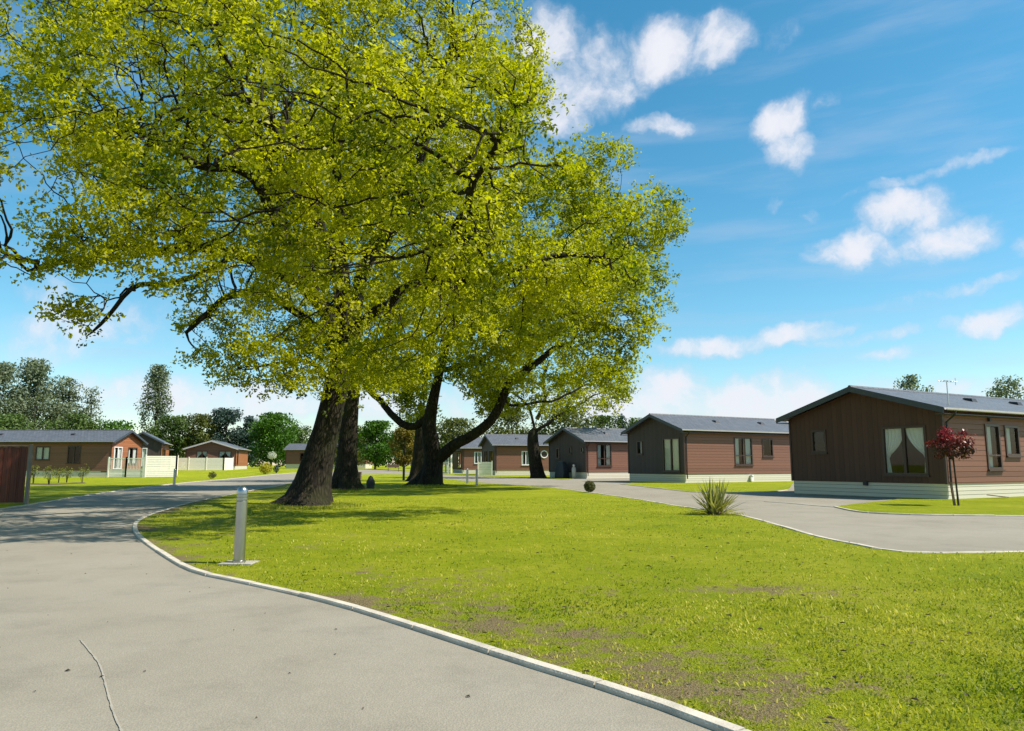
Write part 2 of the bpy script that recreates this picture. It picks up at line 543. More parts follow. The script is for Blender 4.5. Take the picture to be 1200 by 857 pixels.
M['fencecap'] = simple('grey fence cap', (0.22, 0.18, 0.15), 0.7, 0.15)
M['timber'] = simple('weathered brown timber', (0.14, 0.09, 0.055), 0.8, 0.2, 8, 0.4)
M['metal'] = simple('dull aluminium', (0.55, 0.55, 0.56), 0.35, 0.05, metallic=0.7)
M['postbrown'] = simple('brown painted post', (0.11, 0.075, 0.05), 0.6, 0.15)
M['lens'] = simple('frosted lamp lens', (0.62, 0.62, 0.60), 0.35, 0.03)


# ------------------------------------------------------------------ builders
class MB:
    def __init__(self):
        self.v, self.f = [], []

    def add(self, verts, faces):
        o = len(self.v)
        self.v += [tuple(p) for p in verts]
        self.f += [tuple(i + o for i in f) for f in faces]

    def box(self, a, b):
        x0, y0, z0 = a
        x1, y1, z1 = b
        self.add([(x0, y0, z0), (x1, y0, z0), (x1, y1, z0), (x0, y1, z0), (x0, y0, z1), (x1, y0, z1), (x1, y1, z1), (x0, y1, z1)],
                 [(3, 2, 1, 0), (4, 5, 6, 7), (0, 1, 5, 4), (1, 2, 6, 5), (2, 3, 7, 6), (3, 0, 4, 7)])

    def bar(self, a, b, w, h=None):
        """box-section bar from a to b"""
        a, b = Vector(a), Vector(b)
        h = h or w
        d = (b - a).normalized()
        up = Vector((0, 0, 1)) if abs(d.z) < 0.9 else Vector((1, 0, 0))
        s = d.cross(up).normalized() * (w / 2)
        t = s.cross(d).normalized() * (h / 2)
        self.add([a - s - t, a + s - t, a + s + t, a - s + t, b - s - t, b + s - t, b + s + t, b - s + t],
                 [(3, 2, 1, 0), (4, 5, 6, 7), (0, 1, 5, 4), (1, 2, 6, 5), (2, 3, 7, 6), (3, 0, 4, 7)])

    def tube(self, pts, rad, n=8, cap=True):
        pts = [Vector(p) for p in pts]
        if not isinstance(rad, (list, tuple)):
            rad = [rad] * len(pts)
        base = len(self.v)
        ref = Vector((1, 0, 0.01))
        for i, p in enumerate(pts):
            d = (pts[min(i + 1, len(pts) - 1)] - pts[max(i - 1, 0)]).normalized()
            s = (ref - d * ref.dot(d))
            if s.length < 1e-3:
                s = Vector((0, 1, 0)) - d * d.y
            s.normalize()
            ref = s
            t = d.cross(s)
            for k in range(n):
                a = 2 * PI * k / n
                self.v.append(tuple(p + (s * math.cos(a) + t * math.sin(a)) * rad[i]))
        for i in range(len(pts) - 1):
            for k in range(n):
                a, b = base + i * n + k, base + i * n + (k + 1) % n
                self.f.append((a, b, b + n, a + n))
        if cap:
            self.f.append(tuple(base + k for k in reversed(range(n))))
            self.f.append(tuple(base + (len(pts) - 1) * n + k for k in range(n)))

    def lathe(self, prof, n=24, c=(0, 0, 0)):
        base = len(self.v)
        for (r, z) in prof:
            for k in range(n):
                a = 2 * PI * k / n
                self.v.append((c[0] + r * math.cos(a), c[1] + r * math.sin(a), c[2] + z))
        for i in range(len(prof) - 1):
            for k in range(n):
                a, b = base + i * n + k, base + i * n + (k + 1) % n
                self.f.append((a, b, b + n, a + n))
        self.f.append(tuple(base + k for k in reversed(range(n))))
        self.f.append(tuple(base + (len(prof) - 1) * n + k for k in range(n)))

    def build(self, name, mat, parent=None, smooth=False, bevel=0.0):
        me = bpy.data.meshes.new(name)
        me.from_pydata(self.v, [], self.f)
        me.materials.append(mat)
        if smooth:
            me.polygons.foreach_set('use_smooth', [True] * len(me.polygons))
            try:
                me.set_sharp_from_angle(angle=R(40))
            except Exception:
                pass
        me.update()
        o = bpy.data.objects.new(name, me)
        COL.objects.link(o)
        if parent:
            o.parent = parent
        if bevel:
            b = o.modifiers.new('bevel', 'BEVEL')
            b.width = bevel
            b.segments = 2
            b.limit_method = 'ANGLE'
        return o


def fast_mesh(name, V, F, mat, parent=None, tone=None, smooth=False):
    """V (n,3) float, F (m,k) int: one mesh object from arrays"""
    V = np.asarray(V, np.float32)
    F = np.asarray(F, np.int32)
    k = F.shape[1]
    me = bpy.data.meshes.new(name)
    me.vertices.add(len(V))
    me.vertices.foreach_set('co', V.ravel())
    me.loops.add(F.size)
    me.loops.foreach_set('vertex_index', F.ravel())
    me.polygons.add(len(F))
    me.polygons.foreach_set('loop_start', np.arange(0, F.size, k, dtype=np.int32))
    if smooth:
        me.polygons.foreach_set('use_smooth', np.ones(len(F), bool))
    if tone is not None:
        a = me.attributes.new('tone', 'FLOAT', 'FACE')
        a.data.foreach_set('value', np.asarray(tone, np.float32))
    me.materials.append(mat)
    me.update(calc_edges=True)
    me.validate()
    o = bpy.data.objects.new(name, me)
    COL.objects.link(o)
    if parent:
        o.parent = parent
    return o


def tag(o, label=None, cat=None, group=None, kind=None):
    if label:
        o['label'] = label
    if cat:
        o['category'] = cat
    if group:
        o['group'] = group
    if kind:
        o['kind'] = kind
    return o


def empty(name, loc, rz=0.0):
    o = bpy.data.objects.new(name, None)
    o.empty_display_size = 0.3
    COL.objects.link(o)
    o.location = loc
    o.rotation_euler = (0, 0, rz)
    return o


def copy_thing(src):
    c = src.copy()
    COL.objects.link(c)
    for ch in list(src.children):
        d = ch.copy()
        COL.objects.link(d)
        d.parent = c
        for g in list(ch.children):
            e = g.copy()
            COL.objects.link(e)
            e.parent = d
    return c


# ------------------------------------------------------------------ ground sheets
def smooth_line(pts, n=6):
    """Catmull-Rom through ground points"""
    out = []
    P_ = [Vector((p[0], p[1])) for p in pts]
    for i in range(len(P_) - 1):
        p0, p1, p2, p3 = P_[max(i - 1, 0)], P_[i], P_[i + 1], P_[min(i + 2, len(P_) - 1)]
        for k in range(n):
            t = k / n
            out.append(0.5 * ((2 * p1) + (p2 - p0) * t + (2 * p0 - 5 * p1 + 4 * p2 - p3) * t * t + (3 * p1 - p0 - 3 * p2 + p3) * t ** 3))
    out.append(P_[-1])
    return [(p.x, p.y) for p in out]


def inside(poly, X, Y):
    poly = np.asarray(poly)
    res = np.zeros(len(X), bool)
    j = len(poly) - 1
    for i in range(len(poly)):
        xi, yi = poly[i]
        xj, yj = poly[j]
        c = ((yi > Y) != (yj > Y))
        with np.errstate(divide='ignore', invalid='ignore'):
            res ^= c & (X < (xj - xi) * (Y - yi) / (yj - yi + 1e-12) + xi)
        j = i
    return res


def dist_line(line, X, Y):
    best = np.full(len(X), 1e9)
    for (a, b) in zip(line[:-1], line[1:]):
        ax, ay = a
        dx, dy = b[0] - ax, b[1] - ay
        L2 = dx * dx + dy * dy + 1e-9
        t = np.clip(((X - ax) * dx + (Y - ay) * dy) / L2, 0, 1)
        best = np.minimum(best, np.hypot(X - ax - t * dx, Y - ay - t * dy))
    return best


rng = np.random.default_rng(11)


def sheet(name, poly, z, mat, step=2.0, fine=None, skirt=0.0, rough=0.0, bare=None):
    xs, ys = [p[0] for p in poly], [p[1] for p in poly]
    gx, gy = np.meshgrid(np.arange(min(xs), max(xs), step), np.arange(min(ys), max(ys), step))
    gx, gy = gx.ravel(), gy.ravel()
    gx = gx + rng.uniform(-.3, .3, gx.shape) * step
    gy = gy + rng.uniform(-.3, .3, gy.shape) * step
    if fine:
        st, x0, x1, y0, y1 = fine
        fx, fy = np.meshgrid(np.arange(x0, x1, st), np.arange(y0, y1, st))
        fx, fy = fx.ravel() + rng.uniform(-.3, .3, fx.size) * st, fy.ravel() + rng.uniform(-.3, .3, fy.size) * st
        gx, gy = np.concatenate([gx, fx]), np.concatenate([gy, fy])
    ok = inside(poly, gx, gy)
    gx, gy = gx[ok], gy[ok]
    d = dist_line(list(poly) + [poly[0]], gx, gy)
    ok = d > 0.06
    gx, gy, d = gx[ok], gy[ok], d[ok]
    n = len(poly)
    vin = [Vector(p) for p in poly] + [Vector((a, b)) for a, b in zip(gx, gy)]
    v, e, f, *_ = delaunay_2d_cdt(vin, [(i, (i + 1) % n) for i in range(n)], [list(range(n))], 1, 1e-5)
    verts = []
    for p in v:
        zz = z + H(p.x, p.y)
        if rough:
            zz += rough * (noise.noise(Vector((p.x * .9, p.y * .9, 3))) + .6 * noise.noise(Vector((p.x * 3, p.y * 3, 9)))) - rough * .5
        verts.append((p.x, p.y, zz))
    faces = [tuple(t) for t in f]
    faces = [t if ((verts[t[1]][0] - verts[t[0]][0]) * (verts[t[2]][1] - verts[t[0]][1]) - (verts[t[1]][1] - verts[t[0]][1]) * (verts[t[2]][0] - verts[t[0]][0])) > 0 else t[::-1] for t in faces]
    if skirt:
        b = len(verts)
        for p in poly:
            verts.append((p[0], p[1], z + H(*p)))
            verts.append((p[0], p[1], z + H(*p) - skirt))
        for i in range(n):
            j = (i + 1) % n
            faces.append((b + 2 * i, b + 2 * j, b + 2 * j + 1, b + 2 * i + 1))
    me = bpy.data.meshes.new(name)
    me.from_pydata(verts, [], faces)
    me.polygons.foreach_set('use_smooth', [True] * len(faces))
    if bare is not None:
        a = me.attributes.new('bare', 'FLOAT', 'POINT')
        X = np.array([q[0] for q in verts])
        Y = np.array([q[1] for q in verts])
        a.data.foreach_set('value', bare(X, Y).astype(np.float32))
    me.materials.append(mat)
    o = bpy.data.objects.new(name, me)
    COL.objects.link(o)
    o['kind'] = 'structure'
    return o


def kerb(name, line, w=0.11, top=0.062, bot=-0.05, seg=0.92, mat=None):
    """row of concrete edging stones with open joints, laid along a line"""
    mb = MB()
    pts = [Vector(p) for p in line]
    acc = [0.0]
    for a, b in zip(pts[:-1], pts[1:]):
        acc.append(acc[-1] + (b - a).length)

    def at(s):
        for i in range(len(pts) - 1):
            if s <= acc[i + 1] or i == len(pts) - 2:
                t = (s - acc[i]) / max(1e-6, acc[i + 1] - acc[i])
                return pts[i].lerp(pts[i + 1], t)
    s = 0.0
    rr = random.Random(5)
    while s < acc[-1] - 0.05:
        e = min(s + seg - 0.012, acc[-1])
        tp = top + rr.uniform(-.004, .004)
        a, m_, b = at(s), at((s + e) / 2), at(e)
        ring = []
        for p, d in ((a, m_ - a), (m_, b - a), (b, b - m_)):
            if d.length < 1e-6:
                d = b - a
            d = d.normalized()
            nrm = Vector((-d.y, d.x)) * w / 2
            h = H(p.x, p.y)
            l, r = p + nrm, p - nrm
            li, ri = p + nrm * .82, p - nrm * .82
            ring.append([(l.x, l.y, bot + h), (l.x, l.y, tp - .012 + h), (li.x, li.y, tp + h), (ri.x, ri.y, tp + h), (r.x, r.y, tp - .012 + h), (r.x, r.y, bot + h)])
        vs_ = sum(ring, [])
        fs = []
        for i in range(2):
            for k in range(5):
                fs.append((i * 6 + k, i * 6 + k + 1, i * 6 + 6 + k + 1, i * 6 + 6 + k))
        fs.append((0, 1, 2, 3, 4, 5))
        fs.append((17, 16, 15, 14, 13, 12))
        mb.add(vs_, fs)
        s += seg
    o = mb.build(name, mat or M['kerb'])
    o['kind'] = 'structure'
    return o


px_left = [(1100, 960), (870, 857), (735, 809), (600, 768), (470, 727), (410, 709), (350, 694), (285, 680), (230, 668), (195, 650), (165, 629),
           (158, 617), (163, 609), (178, 602), (200, 595.5), (222, 589), (246, 584), (270, 579.5), (298, 574), (333, 568)]
line_left = smooth_line([tuple(c * .98 for c in G(*p)) for p in px_left], 5)
back = smooth_line([G(333, 568), G(365, 562.5), G(400, 558), G(440, 556), G(490, 557), G(530, 562.5), G(575, 567)], 3)
line_right = smooth_line([G(*p) for p in [(575, 567), (641, 571.5), (685, 577), (742, 585), (784, 592), (830, 599), (868, 605), (910, 616), (961, 631), (1012, 641), (1040, 646.5),
                                          (1096, 649.5), (1200, 648), (1400, 646)]], 5)
island = line_left[::1] + back[1:-1] + line_right + [(26, 4), (22, -14), (8, -14)]


def bare_fn(X, Y):
    d = dist_line(line_left, X, Y)
    out = np.zeros(len(X))
    nz = np.array([noise.noise(Vector((x * .55, y * .55, 1.7))) for x, y in zip(X, Y)])
    n2 = np.array([noise.noise(Vector((x * 1.6, y * 1.6, 5.1))) for x, y in zip(X, Y)])
    edge = np.exp(-(d / 0.42) ** 2) * (0.50 + 0.8 * nz + .4 * n2)
    # wear along the drive in front, where people cut the corner
    w = np.zeros(len(X))
    for (px, py, rx, ry, a) in [(700, 728, 1.7, .45, .50), (600, 712, .9, .35, .35), (770, 800, .8, .36, .62), (850, 826, .6, .30, .72), (640, 750, .9, .3, .50), (560, 735, .7, .3, .55),
                                (450, 704, .6, .3, .40), (940, 690, 1.6, .7, .33), (830, 700, 1.2, .5, .36), (720, 770, .7, .3, .55), (900, 760, .9, .4, .22), (520, 690, 1.0, .4, .25)]:
        cx, cy = G(px, py)
        w += a * np.exp(-((X - cx) / rx) ** 2 - ((Y - cy) / ry) ** 2)
    for (px, py, r) in [(362, 594, 1.5), (404, 577, 1.8), (503, 571, 1.6)]:
        cx, cy = G(px, py)
        w += .55 * np.exp(-((X - cx) ** 2 + (Y - cy) ** 2) / r ** 2)
    mott = np.clip(.20 + .55 * n2 + .30 * nz, 0, .42) * np.exp(-(d / 5.5) ** 2) * (d > 0)
    out = np.maximum(np.maximum(edge, w * (.8 + .5 * nz + .5 * n2)), mott)
    return np.clip(out, 0, 1)


# base earth, the asphalt, then lawns as raised turf
def big_ground():
    xs = np.concatenate([[-2200, -900, -400, -200], np.linspace(-120, 120, 49), [200, 400, 900, 2200]])
    ys = np.concatenate([[-600, -150, -60], np.linspace(-30, 200, 47), [260, 400, 800, 2500]])
    V, F = [], []
    for y in ys:
        for x in xs:
            V.append((x, y, -0.05 + H(x, y)))
    nx = len(xs)
    for j in range(len(ys) - 1):
        for i in range(nx - 1):
            F.append((j * nx + i, j * nx + i + 1, (j + 1) * nx + i + 1, (j + 1) * nx + i))
    o = fast_mesh('ground', V, F, M['lawn'], smooth=True)
    o['kind'] = 'structure'


big_ground()
road_poly = [(-40, -16), (40, -16), (60, 14), (60, 30), (40, 60), (30, 80), G(700, 556), (-5, 98), (-16, 112), (-32, 118), (-48, 108), (-60, 60), (-60, 20)]
road = sheet('road', road_poly, -0.002, M['asphalt'], 3.0)
LZ = 0.022
lawn = sheet('lawn', island, LZ, M['lawn'], 1.6, (0.26, -11, 13, 2.2, 27), 0.09, 0.012, bare_fn)

pl = [(-420, 652), (-200, 622), (0, 597), (46, 590), (100, 581), (150, 574), (180, 570), (222, 565.5), (264, 562), (298, 558.5), (330, 555.5), (370, 553)]
line_lawnL = smooth_line([G(*p) for p in pl], 4)
lawnL_poly = line_lawnL + [(-20, 108), (-8, 112), (8, 128), (0, 190), (-160, 190), (-160, 20), (-60, 12)]
lawnL = sheet('lawn', lawnL_poly, LZ, M['lawn'], 3.0, None, 0.09, 0.0, lambda X, Y: np.zeros(len(X)))
# lawn round the back, between the loop road and the far lodges
lawnB_line = smooth_line([G(470, 553.2), G(505, 555.0), G(540, 557.5), G(580, 559), G(623, 560.5), G(660, 562)], 3)
lawnB = sheet('lawn', lawnB_line + [(8.5, 71), (16, 78), (40, 110), (20, 140), (-6, 125), (-13, 112)], LZ, M['lawn'], 4.0, None, 0.09, 0, lambda X, Y: np.zeros(len(X)))
# lawn patch before the second right hand lodge
lp2 = smooth_line([G(727, 567.5), G(770, 572.5), G(813, 577), G(864, 578), G(905, 576.4), G(922, 574.6)], 3)
lawn2 = sheet('lawn', lp2 + [G(926, 571.5), G(930, 565), (30, 58), (28, 66), (13, 60)], LZ, M['lawn'], 1.5, None, 0.09, 0, lambda X, Y: np.zeros(len(X)))
# lawn patch with the red tree
lp1 = smooth_line([G(978, 594.3), G(996, 598.5), G(1018, 601.5), G(1068, 603.6), G(1120, 604.6), G(1200, 605.2), G(1320, 606)], 3)
lawn1 = sheet('lawn', lp1 + [(29, 29), (26, 33), G(1104, 584.0), G(1060, 584.5), G(1040, 587.5), G(1005, 591)], LZ, M['lawn'], 1.2, None, 0.09, 0, lambda X, Y: np.zeros(len(X)))

kerb('kerb', line_left, w=.085, top=.026)
kerb('kerb', line_right, w=0.10, top=0.028)
kerb('kerb', line_lawnL, w=0.10, top=0.028)
kerb('kerb', lp2, w=0.09, top=0.027)
kerb('kerb', lp1, w=0.09, top=0.027)
# flush edging between the road and the drive of the nearest lodge
kerb('kerb', smooth_line([G(896, 588), G(925, 590), G(950, 592.3), G(978, 594.6)], 3), w=0.09, top=0.012)

# a pale seam in the tarmac
seam_pts = smooth_line([G(94, 750), G(104, 762), G(116, 778), G(122, 796), G(127, 815), G(134, 838), G(143, 858)], 4)
mb = MB()
for i, p in enumerate(seam_pts[:-1]):
    q = seam_pts[i + 1]
    w = 0.0035 + 0.003 * math.sin(i * 1.3) ** 2
    d = (Vector(q) - Vector(p)).normalized()
    nn = Vector((-d.y, d.x)) * w
    mb.add([(p[0] - nn.x, p[1] - nn.y, 0.003), (p[0] + nn.x, p[1] + nn.y, 0.003), (q[0] + nn.x, q[1] + nn.y, 0.003), (q[0] - nn.x, q[1] - nn.y, 0.003)], [(0, 1, 2, 3)])
tag(mb.build('road_seam', M['seam']), kind='structure')

# grit and dead leaves on the tarmac
mb = MB()
rr = random.Random(3)
for _ in range(170):
    y = rr.uniform(2.6, 15)
    x = rr.uniform(-.75 * y - 1, .35 * y)
    s = rr.choice([.005, .007, .009, .014]) * rr.uniform(.7, 1.4)
    a = rr.uniform(0, 6.28)
    c, sn = math.cos(a) * s, math.sin(a) * s
    mb.add([(x - c, y - sn, .001), (x + sn * .6, y - c * .6, .004 + s * .3), (x + c, y + sn, .002), (x - sn * .6, y + c * .6, .004 + s * .35)], [(0, 1, 2), (0, 2, 3)])
tag(mb.build('leaf_litter', M['chip']), 'scattered dark grit and dead leaves on the grey tarmac', 'litter', kind='stuff')


mb = MB()
rr = random.Random(9)
n_l = 0
while n_l < 230:
    y = 3.0 + 15 * rr.random() ** 1.2
    x = rr.uniform(-.6 * y, .85 * y)
    if not inside(island, np.array([x]), np.array([y]))[0]:
        continue
    n_l += 1
    s_ = rr.uniform(.012, .026) * (1 + y * .03)
    a = rr.uniform(0, 6.28)
    c, sn = math.cos(a) * s_, math.sin(a) * s_
    zt = LZ + rr.uniform(.006, .02)
    mb.add([(x - c, y - sn, zt), (x + sn * .5, y - c * .5, zt + s_ * .5), (x + c, y + sn, zt + .004), (x - sn * .5, y + c * .5, zt + s_ * .4)], [(0, 1, 2), (0, 2, 3)])
tag(mb.build('fallen_leaves', M['chip']), 'few dead brown leaves lying in the mown lawn', 'leaves', kind='stuff')


# ------------------------------------------------------------------ grass blades
def grass():
    n0 = 620000
    y = 3.0 + 23.0 * rng.random(n0) ** 1.0
    dens = np.minimum(1.0, (5.0 / y) ** 1.75)
    x = (rng.random(n0) * 2 - 1) * (26 * .85 + 2)
    keep = (np.abs(x) < .85 * y + 2) & (rng.random(n0) < dens)
    # importance: near rows need more points than uniform sampling gives
    x1 = (rng.random(260000) * 2 - 1) * 9.5
    y1 = 2.6 + 5.6 * rng.random(260000)
    k1 = (np.abs(x1) < .85 * y1 + 2) & (rng.random(260000) < np.clip((8.2 - y1) / 4.0, 0, 1))
    x, y = np.concatenate([x[keep], x1[k1]]), np.concatenate([y[keep], y1[k1]])
    ok = inside(island, x, y)
    x, y = x[ok], y[ok]
    d = dist_line(line_left, x, y)
    b = bare_fn(x, y)
    nz = np.array([noise.noise(Vector((a * 4.5, c * 4.5, 2.2))) for a, c in zip(x, y)])
    ok = (d > .046) & (rng.random(len(x)) > np.clip(1.35 * (b + .55 * nz), 0, .97))
    x, y, b, nz = x[ok], y[ok], b[ok], nz[ok]
    n = len(x)
    z0 = LZ - 0.012 + .0 * x
    hgt = rng.uniform(.014, .034, n) * (1 + .7 * np.clip(nz, -.5, .8)) * (1 - .5 * np.clip(b, 0, 1))
    wid = rng.uniform(.0025, .0048, n) * (1 + y * .085)
    hgt = hgt * (1 + y * .012)
    a = rng.random(n) * 2 * PI
    lean = rng.uniform(.2, 1.25, n) * hgt
    la = rng.random(n) * 2 * PI
    # longer grass the mower leaves round trunks, bollard and kerb
    k = 0
    ex, ey, eh = [], [], []
    for (px_, py_, r_, m_, h_) in [(361, 594.5, 1.0, 2600, .13), (404.5, 577, .95, 1500, .15), (503, 571.5, 1.0, 1500, .17), (280, 661.3, .24, 260, .045), (838, 603.5, .5, 500, .07)]:
        cx, cy = G(px_, py_)
        th_ = rng.random(m_) * 2 * PI
        rr_ = r_ * (1 + .30 * np.abs(rng.normal(size=m_)) - .08)
        ex.append(cx + np.cos(th_) * rr_)
        ey.append(cy + np.sin(th_) * rr_)
        eh.append(h_ * rng.uniform(.35, 1.0, m_))
    ex, ey, eh = np.concatenate(ex), np.concatenate(ey), np.concatenate(eh)
    m_ = len(ex)
    x, y, hgt = np.concatenate([x, ex]), np.concatenate([y, ey]), np.concatenate([hgt, eh])
    wid = np.concatenate([wid, .004 * (1 + ey * .06)])
    lean = np.concatenate([lean, eh * rng.uniform(.1, .9, m_)])
    a, la = np.concatenate([a, rng.random(m_) * 6.28]), np.concatenate([la, rng.random(m_) * 6.28])
    z0 = np.concatenate([z0, np.full(m_, LZ - .02)])
    nz, b = np.concatenate([nz, np.zeros(m_)]), np.concatenate([b, np.zeros(m_)])
    n += m_
    dx, dy = np.cos(a) * wid, np.sin(a) * wid
    lx, ly = np.cos(la) * lean, np.sin(la) * lean
    V = np.zeros((n, 5, 3))
    V[:, 0] = np.stack([x - dx, y - dy, z0], 1)
    V[:, 1] = np.stack([x + dx, y + dy, z0], 1)
    V[:, 2] = np.stack([x + dx * .8 + lx * .4, y + dy * .8 + ly * .4, z0 + hgt * .65], 1)
    V[:, 3] = np.stack([x - dx * .8 + lx * .4, y - dy * .8 + ly * .4, z0 + hgt * .65], 1)
    V[:, 4] = np.stack([x + lx, y + ly, z0 + hgt], 1)
    i = np.arange(n)[:, None] * 5
    F = np.concatenate([i + np.array([[0, 1, 2]]), i + np.array([[0, 2, 3]]), i + np.array([[3, 2, 4]])], 0)
    n3 = np.array([noise.noise(Vector((p * .9, q * .9, 8.2))) + .7 * noise.noise(Vector((p * 2.1, q * 2.1, 4.4))) for p, q in zip(x, y)])
    t = np.clip(rng.random(n) * .55 + .14 + .38 * nz + .55 * n3 + .35 * np.clip(b, 0, 1), 0, 1.3)
    o = fast_mesh('grass', V.reshape(-1, 3), F, M['blade'], tone=np.tile(t, 3))
    tag(o, 'short mown yellow green grass covering the lawn beside the drive', 'grass', kind='stuff')


grass()


# ------------------------------------------------------------------ lodges
def wall_sheet(mb, W, z0, z1, openings, fx, gable=None):
    """wall with real openings; fx(u, z) maps to 3-D. openings = (u0,u1,z0,z1)"""
    us = sorted(set([0, W] + [o[0] for o in openings] + [o[1] for o in openings]))
    zs = sorted(set([z0, z1] + [o[2] for o in openings] + [o[3] for o in openings]))
    for i in range(len(us) - 1):
        for j in range(len(zs) - 1):
            uc, zc = (us[i] + us[i + 1]) / 2, (zs[j] + zs[j + 1]) / 2
            if any(o[0] < uc < o[1] and o[2] < zc < o[3] for o in openings):
                continue
            mb.add([fx(us[i], zs[j]), fx(us[i + 1], zs[j]), fx(us[i + 1], zs[j + 1]), fx(us[i], zs[j + 1])], [(0, 1, 2, 3)])
    if gable:
        mb.add([fx(0, z1), fx(W, z1), fx(W / 2, gable)], [(0, 1, 2)])


def window(parent, fx, o, kind='window', mull=1, frame='brownframe', curtain=None, rail=None, cm='curtain'):
    """fx(u,z,d): d = distance outwards from the wall plane"""
    u0, u1, z0, z1 = o[:4]
    fw = 0.065

    def prism(mb, a0, a1, b0, b1, d0, d1):
        p = [fx(a0, b0, d0), fx(a1, b0, d0), fx(a1, b1, d0), fx(a0, b1, d0), fx(a0, b0, d1), fx(a1, b0, d1), fx(a1, b1, d1), fx(a0, b1, d1)]
        mb.add(p, [(3, 2, 1, 0), (4, 5, 6, 7), (0, 1, 5, 4), (1, 2, 6, 5), (2, 3, 7, 6), (3, 0, 4, 7)])
    f = MB()
    d0, d1 = -0.06, 0.035
    prism(f, u0 - .02, u0 + fw, z0 - .02, z1 + .02, d0, d1)
    prism(f, u1 - fw, u1 + .02, z0 - .02, z1 + .02, d0, d1)
    prism(f, u0 + fw, u1 - fw, z0 - .02, z0 + fw, d0, d1)
    prism(f, u0 + fw, u1 - fw, z1 - fw, z1 + .02, d0, d1)
    for k in range(mull):
        c = u0 + (u1 - u0) * (k + 1) / (mull + 1)
        prism(f, c - fw * .8, c + fw * .8, z0 + fw, z1 - fw, d0, d1 - .004)
    if rail:
        prism(f, u0 + fw, u1 - fw, rail - .03, rail + .03, d0 + .004, d1 - .008)
    fr = f.build(kind, M[frame], parent)
    s = MB()
    prism(s, u0 - .06, u1 + .06, z0 - .07, z0 - .021, -.02, .09)
    s.build('sill', M['gutter' if frame == 'white' else 'brownframe'], fr)
    g = MB()
    g.add([fx(u0 + fw - .01, z0 + fw - .01, -.025), fx(u1 - fw + .01, z0 + fw - .01, -.025), fx(u1 - fw + .01, z1 - fw + .01, -.025), fx(u0 + fw - .01, z1 - fw + .01, -.025)], [(0, 1, 2, 3)])
    g.build('pane', M['glass'], fr)
    if curtain:
        for k in range(mull + 1):
            a0 = u0 + (u1 - u0) * k / (mull + 1) + .03
            a1 = u0 + (u1 - u0) * (k + 1) / (mull + 1) - .03
            c = MB()
            nn, mm = 22, 12
            zt, zb = z1 - .02, z0 + .02
            for j in range(mm + 1):
                v = j / mm
                zz = zt + (zb - zt) * v
                if curtain == 'tied':
                    # drawn aside: swept to one jamb, waist at two thirds height
                    if v < .62:
                        wfrac = 1.0 - .86 * (v / .62) ** 2.2
                    else:
                        wfrac = .14 + .10 * (v - .62) / .38
                elif curtain == 'half':
                    wfrac = .62
                else:
                    wfrac = 1.0
                for i in range(nn + 1):
                    t = i / nn
                    if k == 0:
                        uu = a0 + (a1 - a0) * t * wfrac
                    else:
                        uu = a1 - (a1 - a0) * t * wfrac
                    c.v.append(tuple(fx(uu, zz, -.12 + .022 * math.sin(t * 34 + j * .1))))
            for j in range(mm):
                for i in range(nn):
                    q = j * (nn + 1) + i
                    c.f.append((q, q + 1, q + nn + 2, q + nn + 1))
            c.build('curtain', M[cm], fr, True)
    return fr


